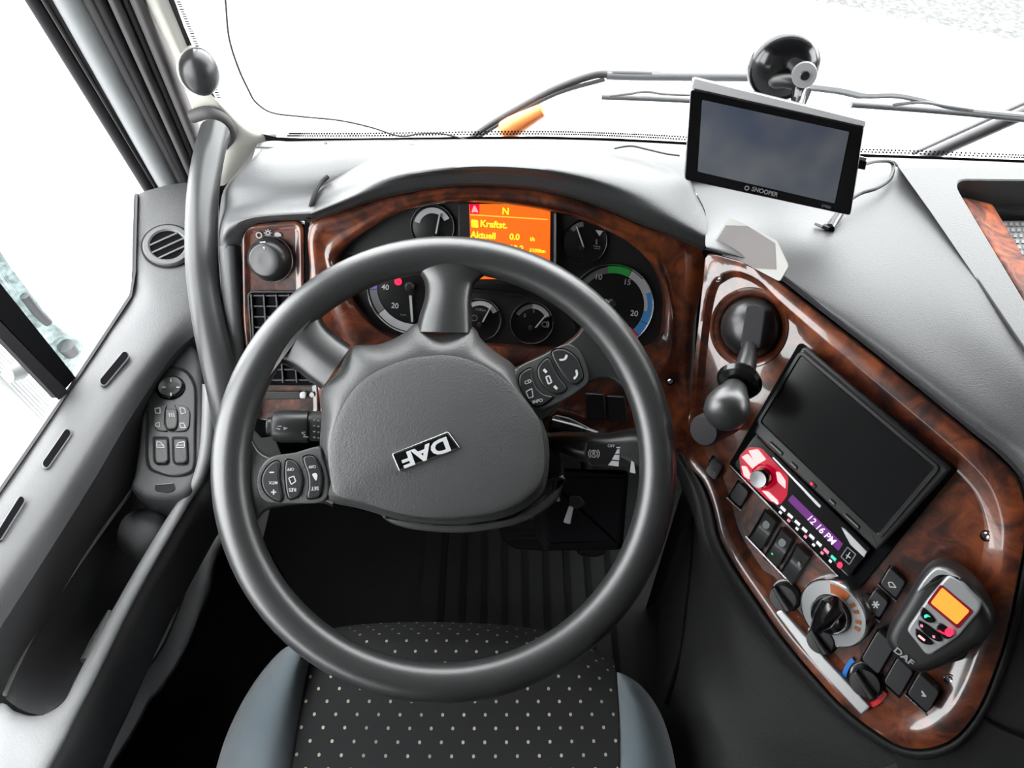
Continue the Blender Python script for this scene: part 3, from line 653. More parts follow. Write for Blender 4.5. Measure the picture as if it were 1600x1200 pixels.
for i in range(12):
    for j in range(9):
        u = 1562+j*9+i*3.2; v = 350+i*9
        if u < 1625: b.slab(TP3, rect(u, v, 2.6, 0, 0, 2.6), 0, .0012)
b.build('mesh_studs', 'frame', gm, kind='stuff')
# lower dash below the cluster, knee panels
b = MB()
b.patch([[CL.px(u, v, -.02) for u, v in ((380, 640), (600, 640), (850, 640), (1085, 700))],
         [V((-.33, .62, .60)), V((-.13, .66, .60)), V((.05, .66, .60)), V((.2, .62, .60))],
         [V((-.33, .85, .5)), V((-.13, .88, .5)), V((.05, .88, .5)), V((.2, .85, .5))],
         [V((-.33, 1.0, .3)), V((-.13, 1.0, .3)), V((.05, 1.0, .3)), V((.2, 1.0, .3))]], 4, 4)
b.build('knee_panel', 'dark', dash, ang=60)

# left switch panel with light knob and air vent
lsp = thing('light_switch_panel', 'burl wood panel with round headlight knob and vent left of the instruments', 'switch panel', CL.px(425, 640, -.02))
def vslab(pl, pts, h0, h1, bev, name, m, parent, steps=3, ang=40, **k):
    b = MB(); b.slab(pl, pts, h0, h1, bev, steps); return b.build(name, m, parent, ang, **k)
lo = rp([(374, 352), (474, 342), (476, 500), (500, 600), (502, 660), (392, 660), (376, 500)], 22, 6)
b = MB(); ab = [CL.ab(p.x, p.y, .006) for p in lo]
loops = []
for d, h in ((0, -.02), (0, .0), (.001, .0025), (.003, .0035), (.006, .0032), (.009, .0012), (.011, .001)): loops.append([CL.w(x, y, h) for x, y in inset(ab, d)])
b.loft(loops, True, False, True); b.build('wood_panel', 'wood', lsp)
KL = Pl(CL.px(424, 405, .002), (CL.n+V((-.12, 0, 0))))
b = MB(); b.lathe(KL, 0, 0, [(.0268, -.004), (.0268, .0012), (.0255, .002), (.0248, .0)], 40, cap1=False); b.build('knob_bezel', 'chrome', lsp)
b = MB(); b.lathe(KL, 0, 0, [(.0245, -.003), (.0245, .010), (.0215, .015), (.0185, .0185), (.0165, .0195), (.006, .0185)], 40); lk = b.build('light_knob', 'btn', lsp)
q = [KL.ab(*p, .016) for p in ((406, 381), (414, 379), (413, 391))]
b = MB(); b.f.append(tuple(b.add([KL.px(405.5, 378, .0165), KL.px(414.5, 377, .0165), KL.px(413, 390, .0208)])+i for i in range(3))); b.build('knob_pointer', 'white', lk)
ring_marks(CL, 404.5, 367.5, 4.2, 2, .0035).build('symbol_off', 'white', lsp)
b = ring_marks(CL, 418.5, 364, 2.8, 1.8, .0035)
for k in range(8): a = k*pi/4; b.slab(CL, line(418.5+4.2*cos(a), 364+4.2*sin(a), 418.5+6*cos(a), 364+6*sin(a), 1.3), .0032, .0035)
b.build('symbol_sidelights', 'white', lsp)
b = MB(); b.slab(CL, cr([(430, 364), (434, 363), (439, 366), (439, 369), (433, 370), (429, 369)], 4), .0032, .0035); b.build('symbol_headlights', 'white', lsp)
# vent grille
vg = vslab(CL, rp([(388, 457), (472, 457), (492, 602), (398, 602)], 8), -.005, .0035, .0, 'air_vent', 'gap', lsp)
b = MB()
for i in range(5): u = 392+i*19.5; b.slab(CL, line(u, 460, u+7+i*2, 598, 2.2), .0036, .0085); 
b.build('vent_fins', 'pod', vg)
for i in range(9):
    b = MB(); v = 462+i*16.5; b.slab(CL, line(390+i*1.2, v, 472+i*2.4, v, 2.0), .0036, .0065); b.build('vent_slat', 'pod', vg)
b = MB(); fr = rp([(388, 457), (472, 457), (492, 602), (398, 602)], 8); ab = [CL.ab(p.x, p.y, .006) for p in fr]; b.loft([[CL.w(x, y, .0) for x, y in inset(ab, -.002)], [CL.w(x, y, .006) for x, y in inset(ab, -.0015)], [CL.w(x, y, .006) for x, y in ab], [CL.w(x, y, .002) for x, y in ab]], True); b.build('vent_frame', 'black', vg)
vslab(CL, rp([(412, 612), (470, 612), (472, 624), (414, 624)], 4), .0, .006, .001, 'vent_thumbwheel', 'black', lsp)
vslab(CL, rp([(468, 613), (478, 613), (478, 623), (468, 623)], 4), .0, .007, .001, 'thumbwheel_stop', 'satin', lsp)
vslab(CL, cr([(483, 617), (487, 613), (491, 617), (487, 621)], 4), .0, .0045, .0, 'symbol_vent', 'white', lsp)

# ============================================================ INSTRUMENT CLUSTER
ic = thing('instrument_cluster', 'instrument cluster with dials and orange display behind the steering wheel', 'instrument panel', CL.px(800, 640, -.03))
OUT = [(483, 346), (540, 329), (610, 307), (690, 293), (765, 290), (850, 299), (930, 321), (1010, 355), (1096, 390), (1088, 500), (1083, 620), (1080, 740), (900, 720), (700, 700), (520, 690), (484, 560), (482, 430)]
INN = [(524, 402), (562, 366), (617, 335), (671, 320), (732, 316), (796, 320), (864, 331), (918, 347), (990, 384), (1030, 430), (1041, 490), (1015, 545), (860, 546), (720, 538), (610, 528), (552, 480), (530, 430)]
po = [CL.ab(p.x, p.y, .0) for p in cr(OUT, 8)]; pi_ = [CL.ab(p.x, p.y, .0) for p in cr(INN, 8)]
def mixl(t): return [(a[0]*(1-t)+c[0]*t, a[1]*(1-t)+c[1]*t) for a, c in zip(po, pi_)]
b = MB(); b.loft([[CL.w(x, y, h) for x, y in mixl(t)] for t, h in ((0, -.03), (0, .0), (.12, .0035), (.32, .0045), (.42, .0035), (.58, .001), (.72, .001), (.82, .003), (.9, .002), (1.0, -.004), (1.0, -.026))], True)
b.build('wood_surround', 'wood', ic, ang=50)
vslab(CL, [(p.x+(p.x-790)*.03, p.y+(p.y-440)*.04) for p in cr(INN, 6)], -.032, -.0245, 0, 'dial_board', 'face', ic)
# panel joints
vslab(CL, [(476, 344), (482, 344), (484, 520), (478, 520)], -.02, .002, 0, 'panel_gap', 'gap', ic)
vslab(CL, [(1089, 392), (1100, 392), (1092, 560), (1078, 760), (1068, 760)], -.03, -.001, 0, 'panel_gap', 'gap', ic)
H = -.0245
def gauge(u, v, rpx, needle, arcs, nums, ring='chrome', hub=(0, 0), hubr=3.2, nw=2.6, name='gauge', lift=0.0):
    d = (CL.px(u, v, H)-CAM).dot(DR)/F; a, c = CL.ab(u, v, H); r = rpx*d
    b = MB(); b.lathe(CL, a, c, [(r, H-.002), (r, H+.001), (r*.98, H+.0012)], 40); g = b.build(name, 'dial', ic)
    b = MB(); w = max(.0014, r*.035); b.lathe(CL, a, c, [(r+w, H-.002), (r+w, H+.003), (r+w*.5, H+.0045), (r-w*.2, H+.003), (r-w*.3, H+.001)], 48, cap1=False); b.build('bezel', ring, g)
    for (r0, r1, a0, a1, m) in arcs:
        b = MB(); b.arc(CL, a, c, r0*r, r1*r, a0, a1, H+.0022, 20); b.build('scale_arc', m, g)
    for (t, nu, nv, sz) in nums: text(CL, t, nu, nv, sz, 1, .12, H+.0022, 'greyp' if sz < 7 else 'white', g, 'numeral')
    hu, hv = u+hub[0], v+hub[1]; ha, hc = CL.ab(hu, hv, H+.004)
    n0, n1 = needle
    b = MB(); b.slab(CL, [(n0[0]-nw/2, n0[1]), (n0[0]+nw/2, n0[1]+.3), (n1[0]+nw*.35, n1[1]), (n1[0]-nw*.35, n1[1])], H+.003, H+.0055); b.build('needle', 'white', g)
    b = MB(); b.lathe(CL, ha, hc, [(hubr*d, H+.001), (hubr*d, H+.006), (hubr*d*.6, H+.008)], 20); b.build('needle_hub', 'btn', g)
    return g
gauge(676, 354, 33, ((681, 365), (687, 334)), [(.62, .88, 25, 165, 'whitearc')], [], hub=(3, 14))
g1 = gauge(913, 377, 34, ((912, 386), (901, 354)), [(.66, .88, 95, 140, 'greyarc')], [], hub=(-4, 11))
mark(CL, [[(930, 359), (942, 361), (937, 369)]], H+.0026, 'white', g1); mark(CL, [line(932, 374, 932, 382, 2.5), line(927, 384, 938, 386, 1.6), line(928, 388, 938, 389, 1.2)], H+.0026, 'greyp', g1)
gauge(955, 478, 64, ((953, 474), (947, 468)), [(.80, .95, 97, 150, 'greyarc'), (.80, .97, 62, 97, 'green'), (.80, .97, 42, 61, 'whitearc'), (.80, .88, -8, 42, 'whitearc'), (.88, .99, 20, 42, 'whitearc'), (.88, .99, -26, 20, 'blue'), (.80, .88, -26, -8, 'blue'), (.80, .99, -46, -27, 'blue'), (.70, .98, -66, -47, 'redarc')],
      [('10', 935, 433, 9.5), ('15', 980, 441, 9.5), ('20', 991, 490, 9.5)], hub=(0, -4), hubr=7)
g2 = gauge(647, 449, 72, ((641, 462), (644, 503)), [(.80, .96, 160, 182, 'purple'), (.80, .96, 183, 215, 'greyarc'), (.80, .97, 216, 268, 'whitearc')],
      [('40', 602, 449, 9), ('20', 617, 478, 9)], hub=(-7, -1), hubr=7.5, nw=4)
ring_marks(CL, 622, 440, 4.5, 2.6, H+.003).build('brake_warning_lamp', 'redlamp', g2)
mark(CL, [cr([(619, 440), (622, 437), (625, 440), (622, 443)], 3)], H+.0032, 'redlamp', g2, 'brake_warning_lamp'); text(CL, 'km/h', 630, 492, 3.4, 1, .1, H+.002, 'greyp', g2)
g3 = gauge(750, 499, 32, ((754, 503), (767, 479)), [(.70, .92, 25, 120, 'whitearc')], [('AdBlue', 751, 484, 4.4)], hub=(-1, 8))
ring_marks(CL, 741, 497, 4.5, 1.2, H+.002).build('symbol', 'greyp', g3)
g4 = gauge(831, 504, 32, ((837, 512), (853, 493)), [(.70, .90, 88, 150, 'greyarc'), (.70, .92, 20, 88, 'whitearc')], [('5', 834, 486, 6), ('0', 820, 493, 6)], hub=(-2, 8))
ring_marks(CL, 851, 507, 4, 1.4, H+.0026).build('symbol', 'white', g4); ring_marks(CL, 851, 507, 6.4, 1.2, H+.0026, -50, 50).build('symbol', 'white', g4)
# display
vslab(CL, [(716, 317), (733, 316), (800, 317), (869, 330), (872, 445), (800, 445), (716, 445)], H-.003, H+.008, .0015, 'display_housing', 'face', ic)
vslab(CL, [(866, 333), (869, 334), (869, 445), (865, 445)], H, H+.0105, .0, 'display_edge', 'frame', ic)
sc = vslab(CL, [(733, 319), (770, 318.5), (800, 320), (830, 323.5), (860, 331), (859, 436), (737, 436)], H, H+.0095, 0, 'display', 'orange', ic)
hh = H+.0102
mark(CL, [[(733.5, 319), (749, 318.8), (749, 334), (735, 334)]], hh-.0002, 'dred', sc, 'belt_warning'); mark(CL, [cr([(741, 321), (744, 324), (747, 332), (742, 331), (737, 332), (739, 325)], 3)], hh+.0002, 'pinkw', sc, 'warning_figure')
mark(CL, [line(735, 335.5, 856, 343, 1.8)], hh, 'dline', sc, 'display_line')
mark(CL, [rp([(736, 343), (747, 344), (747.5, 356), (736.5, 355)], 2)], hh, 'yellow', sc, 'fuel_symbol')
for t, u, v, s_ in (('N', 790, 330.5, 11), ('Kraftst.', 771.5, 351, 11), ('Aktuell', 755, 368, 10.5), ('0.0', 804, 370.5, 10), ('l/h', 832, 374, 6), ('12.2', 807, 388.5, 10), ('l/100km', 840, 392, 6)):
    text(CL, t, u, v, s_, 1, .07, hh, 'yellow', sc, bold=.03)
vslab(CL, rp([(735, 450), (820, 458), (815, 462), (735, 458)], 2), H, H+.004, .001, 'lower_ledge', 'black', ic)
# buttons on the lower right
for (u, v) in ((932, 632), (965, 636)):
    vslab(CL, rp([(u-18, v-18), (u+12, v-16), (u+16, v+24), (u-14, v+24)], 4), -.01, .008, .002, 'blank_switch', 'black', ic)
def screw(pl, u, v, parent, h=0.0, r=.0042):
    a, c = pl.ab(u, v, h); b = MB(); b.lathe(pl, a, c, [(r*1.25, h-.002), (r*1.25, h+.0008), (r, h+.001), (r*.9, h-.0005)], 20, cap1=False); b.build('screw_collar', 'blackg', parent)
    b = MB(); b.lathe(pl, a, c, [(r*.85, h-.001), (r*.85, h+.0005), (r*.55, h+.0018), (r*.25, h+.0014), (r*.2, h+.0003)], 18); b.build('screw_head', 'chrome', parent)
screw(CL, 1047, 596, ic, .004)

# ============================================================ CENTRE CONSOLE
cc = thing('centre_console', 'burl wood centre console panel wrapping round to the right of the steering wheel', 'console', (.33, .35, .3))
PO = [(1104, 397), (1140, 403), (1175, 415), (1213, 438), (1250, 467), (1300, 506), (1350, 545), (1425, 605), (1475, 645), (1537, 697), (1575, 732), (1598, 768), (1604, 830), (1592, 900), (1575, 985), (1550, 1062), (1530, 1107), (1507, 1140), (1480, 1162), (1440, 1172), (1395, 1162), (1325, 1112), (1275, 1060), (1225, 1000), (1180, 935), (1144, 880), (1124, 840), (1112, 790), (1096, 752), (1071, 715), (1078, 620), (1090, 510), (1098, 430)]
PI = [(1126, 432), (1150, 424), (1185, 438), (1215, 468), (1250, 498), (1300, 541), (1350, 582), (1425, 645), (1478, 690), (1522, 730), (1548, 762), (1563, 800), (1568, 840), (1560, 900), (1543, 970), (1520, 1040), (1500, 1085), (1480, 1115), (1455, 1135), (1425, 1143), (1385, 1130), (1340, 1098), (1292, 1043), (1240, 984), (1200, 928), (1162, 873), (1140, 833), (1127, 786), (1112, 745), (1086, 706), (1088, 620), (1098, 510), (1110, 450)]
co = [CN.ab(p.x, p.y, .006) for p in cr(PO, 4)]; ci = [CN.ab(p.x, p.y, .006) for p in cr(PI, 4)]
def mixc(t): return [(a[0]*(1-t)+c[0]*t, a[1]*(1-t)+c[1]*t) for a, c in zip(co, ci)]
_u = inset(ci, .001); _pp = cr(PI, 4)
def iv(d): return [(c[0]+(q[0]-c[0])*d*1000*(.4 if (p.x < 1225 and p.y < 640) else (.6 if p.x < 1260 and p.y < 900 else 1)), c[1]+(q[1]-c[1])*d*1000*(.4 if (p.x < 1225 and p.y < 640) else (.6 if p.x < 1260 and p.y < 900 else 1))) for c, q, p in zip(ci, _u, _pp)]
i3 = iv(.002); i5 = iv(.011); i4 = iv(.015)
b = MB()
b.loft([[CN.w(x, y, -.02) for x, y in co], [CN.w(x, y, .003) for x, y in co], [CN.w(x, y, .0055) for x, y in mixc(.07)], [CN.w(x, y, .0065) for x, y in mixc(.2)], [CN.w(x, y, .0065) for x, y in mixc(.9)], [CN.w(x, y, .006) for x, y in mixc(1)], [CN.w(x, y, .0052) for x, y in i3], [CN.w(x, y, .0008) for x, y in i5], [CN.w(x, y, .0) for x, y in i4]], True)
ha, hc = CN.ab(1169, 512, 0); HR = .046
def circ(a, c, r, n=40): return [(a+r*cos(2*pi*i/n), c+r*sin(2*pi*i/n)) for i in range(n)]
b.plate(CN, i4, [circ(ha, hc, HR-.006)], 0.0)
b.lathe(CN, ha, hc, [(HR-.006, 0), (HR-.008, -.001), (HR-.013, -.008), (HR-.015, -.02)], 40, cap1=False)
b.build('wood_panel', 'wood', cc, ang=35)
b = MB(); b.lathe(CN, ha, hc, [(HR-.013, -.02), (HR-.014, -.021)], 40); b.build('brake_well', 'gap', cc)
b = MB(); b.lathe(CN, ha, hc, [(HR-.003, 0), (HR-.004, .0012), (HR-.006, .0004)], 48, cap1=False); b.build('well_rim', 'wood', cc)
# plastic surround and lower body
b = MB()
SB = [(1071, 712), (1096, 752), (1112, 790), (1124, 840), (1144, 880), (1180, 935), (1225, 1000), (1275, 1060), (1325, 1112), (1395, 1162), (1440, 1172), (1480, 1162), (1507, 1140), (1530, 1107), (1550, 1062), (1575, 985), (1592, 900), (1604, 830), (1598, 768)]
def off(u, v, k):
    c = V((1330, 830)); d = V((u, v))-c; d.normalize(); return u+d.x*k, v+d.y*k
b.patch([[CN.px(*off(u, v, -2), -.004) for u, v in SB], [CN.px(*off(u, v, 4), .002) for u, v in SB], [CN.px(*off(u, v, 13), .0) for u, v in SB], [CN.px(*off(u, v, 20), -.012) for u, v in SB]], 4, 4)
b.build('panel_surround', 'console', cc, ang=60)
b = MB()
r0 = [CN.px(*off(u, v, 18), -.010) for u, v in SB[:10]]
r1 = [CN.px(*off(u, v, 30), -.022) for u, v in SB[:10]]
r2 = [az(u, v, z) for u, v, z in ((1064, 760, .60), (1078, 790, .58), (1090, 830, .57), (1100, 880, .57), (1110, 930, .57), (1122, 985, .57), (1140, 1050, .56), (1165, 1110, .55), (1200, 1170, .54), (1260, 1240, .53))]
r3 = [az(u, v, z) for u, v, z in ((1058, 790, .42), (1080, 800, .40), (1082, 850, .40), (1078, 900, .40), (1072, 950, .41), (1066, 1000, .42), (1056, 1050, .43), (1044, 1100, .43), (1046, 1170, .42), (1060, 1260, .42))]
r4 = [V((p.x+.01, p.y+.02, 0.0)) for p in r3]
b.patch([r0, r1, r2, r3, r4], 4, 5); b.build('console_side', 'console', cc, ang=60)
b = MB(); b.patch([[az(*p) for p in ((1085, 1130, .46), (1092, 1112, .478), (1100, 1100, .486), (1112, 1108, .49), (1140, 1150, .502), (1175, 1210, .51), (1200, 1260, .51))],
                   [az(*p) for p in ((1088, 1140, .44), (1095, 1122, .462), (1102, 1112, .47), (1110, 1122, .474), (1133, 1160, .482), (1164, 1215, .49), (1190, 1265, .49))]], 5, 2); b.build('body_crease', 'dark', cc)
b = MB(); b.tube(cr([az(*p) for p in ((1086, 780, .43), (1083, 850, .41), (1079, 900, .41), (1072, 960, .42), (1065, 1015, .43), (1054, 1055, .44), (1040, 1100, .44))], 5, False), .0028, 8); b.build('body_seam', 'gap', cc)
# body right of the panel
b = MB()
RS = [(1395, 1162), (1440, 1172), (1480, 1162), (1507, 1140), (1530, 1107), (1550, 1062), (1575, 985), (1592, 900), (1604, 830), (1606, 765)]
b.patch([[CN.px(*off(u, v, 14), -.004) for u, v in RS], [CN.px(*off(u, v, 60), -.012) for u, v in RS], [CN.px(*off(u, v, 220), -.03) for u, v in RS], [CN.px(*off(u, v, 420), -.06) for u, v in RS]], 4, 4)
b.build('console_body', 'console', cc, ang=60)
b = MB(); b.tube(cr([CN.px(1527, 1112, .0), CN.px(1540, 1124, -.003), CN.px(1570, 1140, -.008), CN.px(1620, 1160, -.012)], 5, False), .0016, 8); b.build('body_seam', 'gap', cc)
for (u, v) in ((1123, 433), (1541, 837), (1091, 704), (1484, 1061), (1396, 1150)): screw(CN, u, v, cc, .004 if v < 460 else .0)

# direction helpers on the console: pixel axes
EX = V((.735, .678)); EY = V((.50, -.866))
def sq(u, v, w, h): # parallelogram along the console axes
    return [(u-EX.x*w-EY.x*h, v-EX.y*w-EY.y*h), (u+EX.x*w-EY.x*h, v+EX.y*w-EY.y*h), (u+EX.x*w+EY.x*h, v+EX.y*w+EY.y*h), (u-EX.x*w+EY.x*h, v-EX.y*w+EY.y*h)]
def key(u, v, w, h, top=.009, name='push_button', lip=True):
    b = MB(); b.slab(CN, rp(sq(u, v, w+2, h+2.5), 2), -.003, .001); s_ = b.build('button_recess', 'gap', cc)
    b = MB(); b.slab(CN, rp(sq(u, v, w, h), 6), -.002, top, .0009, 2); k = b.build(name, 'btn', cc)
    if lip:
        b = MB(); p = sq(u, v, w+3, h+3); b.slab(CN, line(p[0][0], p[0][1], p[1][0], p[1][1], 1.8), -.001, .0022); b.build('chrome_lip', 'chrome', cc)
    return k
k = key(1115, 733, 11, 13); mark(CN, [line(1113, 736, 1118, 740, 1.6), line(1113, 741, 1117, 743, 1.4)], .0094, 'greyp', k)
key(1155, 773, 12, 14)
# three rocker switches
for i, (u, v) in enumerate(((1192, 829), (1217, 857), (1242, 883))):
    b = MB(); b.slab(CN, rp(sq(u, v, 15, 28), 2), -.002, .0012); b.build('rocker_recess', 'gap', cc)
    P = sq(u, v, 13, 25); a = [CN.ab(*p, .012) for p in P]
    b = MB(); n = 8; loops = []
    for t in range(n+1):
        s_ = t/n; L = V(a[0])*(1-s_)+V(a[3])*s_; R_ = V(a[1])*(1-s_)+V(a[2])*s_; hgt = .006+.008*(abs(s_-.42)**1.3)*1.8
        e = (R_-L)*.08
        loops.append([CN.w(L.x, L.y, -.002), CN.w(L.x, L.y, hgt-.0015), CN.w(L.x+e.x, L.y+e.y, hgt), CN.w(R_.x-e.x, R_.y-e.y, hgt), CN.w(R_.x, R_.y, hgt-.0015), CN.w(R_.x, R_.y, -.002)])
    b.loft(loops, True, True, True); rk = b.build('rocker_switch', 'btn', cc, label=['rocker switch with one pale dot', 'rocker switch with pale dot and green lamp', 'rocker switch with small lens symbol'][i])
    if i < 2: mark(CN, [[(u+5+5.5*cos(q)*1.05, v-9+6.5*sin(q)) for q in [2*pi*k/16 for k in range(16)]]], .0100, 'greyp', rk, 'pale_dot')
    else: mark(CN, [cr([(u+4, v-2), (u+6, v-6), (u+9, v-1), (u+7, v+2)], 3)], .0096, 'greyp', rk)
    if i == 1: mark(CN, [[(1205, 864), (1207, 864), (1208, 867), (1206, 867)]], .0098, 'greenlamp', rk, 'green_lamp')
b = MB(); b.slab(CN, line(1165, 838, 1243, 920, 2.2), -.001, .003); b.build('chrome_lip', 'chrome', cc)
b = MB(); b.slab(CN, rp([(1211, 957), (1221, 952), (1287, 1027), (1360, 1105), (1346, 1118), (1278, 1046)], 4), .002, .0082, .0015, 2); b.build('lip_reflection', mat('painted_lip_reflection', (0.5, 0.5, 0.5), 0.42, 0.8), cc)  # bright reflection on the glossy wood slope, put in as a silver strip
# climate knobs
def dial(u, v, r, name, h=.016, m='black', lab=None):
    d = (CN.px(u, v)-CAM).dot(DR)/F; a, c = CN.ab(u, v, h*.6); R_ = r*d
    b = MB(); b.lathe(CN, a, c, [(R_*1.12, -.001), (R_*1.12, .0015), (R_*1.02, .002)], 32); base = b.build(name+'_base', 'blackg', cc)
    b = MB(); b.lathe(CN, a, c, [(R_, .0), (R_*.97, h*.6), (R_*.9, h*.75), (R_*.5, h*.78)], 32); k = b.build(name, m, cc, label=lab)
    b = MB(); dx, dy = cos(2.2), sin(2.2); n = V((-dy, dx))*R_*.26; e = V((dx, dy))*R_*.95
    C = V((a, c)); b.slab_ab(CN, [tuple(C+e+n*.6), tuple(C-e+n), tuple(C-e-n), tuple(C+e-n*.6)], h*.7, h*1.15, .002, 3); b.build('grip', m, k)
    return k
dial(1224, 934, 22, 'fan_knob'); dial(1282, 1001, 22, 'airflow_knob'); dial(1352, 1067, 24, 'temperature_knob', lab='black temperature knob between blue and red arcs')
# big ring display knob
RG = Pl(CN.px(1303, 957, .010), CN.n-(RT*.93+UP*.38)*.42); a, c = 0, 0; R_ = .0335
b = MB(); b.lathe(RG, a, c, [(R_*1.04, -.022), (R_*1.06, .002), (R_*1.03, .0035), (R_, .0025)], 48, cap1=False); b.build('ring_bezel', 'chrome', cc)
b = MB(); b.lathe(RG, a, c, [(R_, .0), (R_, .003), (R_*.6, .0036), (R_*.58, .002)], 48); rg = b.build('temperature_ring', 'silverp', cc, label='silver ring dial with orange arc')
b = MB(); b.arc(RG, a, c, R_*.66, R_*.95, 62, 100, .0042, 14); b.build('orange_arc', 'orangep', rg)
b = MB()
for q in (45, 30, 8, -8): b.arc(RG, a, c, R_*.72, R_*.88, q-4, q+4, .0042, 3)
b.build('orange_symbols', 'orangep', rg)
b = MB(); b.lathe(RG, a, c, [(R_*.58, .002), (R_*.56, .012), (R_*.44, .018), (R_*.2, .02)], 40); b.build('ring_knob', 'blackg', rg)
b = MB(); b.tube([CN.px(1305, 938, .026), CN.px(1301, 947, .034), CN.px(1288, 966, .034), CN.px(1277, 980, .024)], [.006, .0115, .0105, .007], 14); b.build('ring_knob_grip', 'blackg', rg)
for (u, v, r0, r1, a0, a1, m, n) in ((1353, 1062, 31, 38, 125, 192, 'bluep', 'cold_arc'), (1352, 1064, 32, 39, -88, -28, 'redp', 'hot_arc')):
    pts = [(u+r1*cos(radians(q)), v-r1*sin(radians(q))*1.1) for q in [a0+(a1-a0)*i/10 for i in range(11)]]+[(u+r0*cos(radians(q)), v-r0*sin(radians(q))*1.1) for q in [a1-(a1-a0)*i/10 for i in range(11)]]
    b = MB(); b.slab(CN, pts, .0, .0035); b.build(n, m, cc)
b = MB()
for q in range(4): b.slab(CN, line(1244, 969, 1244+6*cos(q*pi/2+.5), 969+7*sin(q*pi/2+.5), 3), .0, .0009)
b.build('fan_symbol', 'white', cc)
ring_marks(CN, 1264, 989, 3, 1.4, .0009).build('zero_mark', 'white', cc)
b = MB(); b.slab(CN, cr([(1300, 1030), (1306, 1030), (1308, 1038), (1302, 1038)], 3), .0, .0009); b.build('air_symbol', 'greyp', cc)
# right-hand buttons
k = key(1395, 911, 17, 15, .011); mark(CN, frame_lines([(1388, 910), (1394, 910), (1400, 918), (1390, 917)], 1.4), .0115, 'white', k)
k = key(1370, 944, 15, 15, .011); mark(CN, [line(1368-6*cos(q), 945-6*sin(q), 1368+6*cos(q), 945+6*sin(q), 2.2) for q in (0, pi/3, 2*pi/3)], .0115, 'white', k, 'snowflake_symbol')
key(1372, 1020, 18, 26, .014, 'large_button', False); key(1404, 1058, 17, 22, .012, 'large_button', False); 
k = key(1443, 1083, 22, 19, .014); mark(CN, [line(1440, 1080, 1446, 1088, 2.4), line(1440, 1087, 1447, 1088, 2)], .0146, 'white', k)

# ---------------- radio with flip-out screen
rd = thing('car_radio', 'car radio with red-lit knob and flip-out black screen in the wood console', 'radio', CN.px(1326, 905, .0))
def rslab(pts, h0, h1, bev, name, m, parent=rd, r=3, n=4, **k):
    b = MB(); b.slab(CN, rp(pts, r, n), h0, h1, bev, 3); return b.build(name, m, parent, **k)
rslab([(1249, 534), (1497, 733), (1338, 926), (1137, 728)], -.004, .0035, .001, 'housing', 'gap', r=8)
b = MB(); b.slab(CN, line(1140, 727, 1332, 924, 2.2), .0, .0045); b.build('chrome_edge', 'chrome', rd)
fa = rslab([(1180, 678), (1362, 858), (1326, 903), (1145, 726)], .0, .010, .0015, 'fascia', 'blackg', r=6)
scr = rslab([(1254, 541), (1486, 735), (1371, 862), (1176, 676)], .012, .022, .003, 'screen_frame', mat('screen_frame_plastic', (0.012, 0.0122, 0.0125), 0.38), r=7)
b = MB(); gl = rp([(1252, 556), (1459, 731), (1372, 834), (1190, 659)], 3); ab = [CN.ab(p.x, p.y, .0235) for p in gl]
b.loft([[CN.w(x, y, .021) for x, y in inset(ab, -.0045)], [CN.w(x, y, .0245) for x, y in inset(ab, -.0040)], [CN.w(x, y, .0245) for x, y in inset(ab, -.0012)], [CN.w(x, y, .0225) for x, y in ab]], True); b.build('glass_rim', 'black', scr)
b = MB(); b.slab_ab(CN, ab, .021, .0226); b.build('screen_glass', 'screen', scr)
for (u, v, w, h) in ((1212, 701, 14, 3), (1240, 728, 7, 3), (1300, 785, 6, 3), (1331, 815, 16, 3), (1270, 758, 6, 3)):
    b = MB(); b.slab(CN, rp(sq(u, v, w, h), 2), .021, .0235, .0008, 2); q = b.build('screen_button', 'black', scr)
    if w > 5 and u != 1270: mark(CN, [sq(u, v, w*.8, .9)], .0240, 'greyp', q, 'button_mark')
mark(CN, [[(1268+2.2*cos(q), 756+2.4*sin(q)) for q in [2*pi*k/10 for k in range(10)]]], .0240, 'redlamp', scr, 'red_lamp')
# fascia details
b = MB(); b.slab(CN, [(1206, 715), (1209, 714), (1283, 790), (1281, 794), (1276, 790)], .0098, .0112, .0003, 1); b.build('silver_trim', 'satin', rd)
b = MB(); b.slab(CN, [(1314, 824), (1320, 826), (1355, 862), (1350, 871), (1328, 851)], .0098, .0115, .0005, 1); b.build('silver_trim', 'satin', rd)
RK = CN.ab(1193, 745, .012); d = (CN.px(1193, 745)-CAM).dot(DR)/F
b = MB(); b.lathe(CN, *RK, [(20*d, .009), (20*d, .012), (17*d, .0135)], 32); b.build('knob_glow_ring', 'reddeep', rd)
b = MB(); b.lathe(CN, *RK, [(15*d, .012), (14.5*d, .026), (13*d, .028)], 32); vk = b.build('volume_knob', 'blackg', rd)
b = MB(); b.lathe(CN, *RK, [(13*d, .0278), (12.4*d, .0292), (2*d, .0284)], 32); b.build('knob_cap', mat('spun_metal', (0.2, 0.205, 0.21), 0.4, 0.9), vk)
for P in ([(1169, 704), (1184, 702), (1197, 718), (1181, 727)], [(1158, 714), (1168, 709), (1184, 727), (1176, 733)], [(1158, 728), (1166, 729), (1172, 740), (1171, 750), (1162, 744)], [(1212, 737), (1218, 738), (1227, 751), (1227, 764), (1215, 753)], [(1190, 767), (1200, 768), (1216, 783), (1206, 784)]):
    b = MB(); b.slab(CN, rp(P, 2, 2), .0095, .0115, .0006, 2); b.build('lit_key', 'redlit', rd)
b = MB(); b.slab(CN, rp([(1155, 712), (1170, 698), (1190, 700), (1232, 745), (1230, 775), (1218, 790), (1200, 782), (1158, 742)], 5), .0095, .0103); b.build('red_surround', 'reddeep', rd)
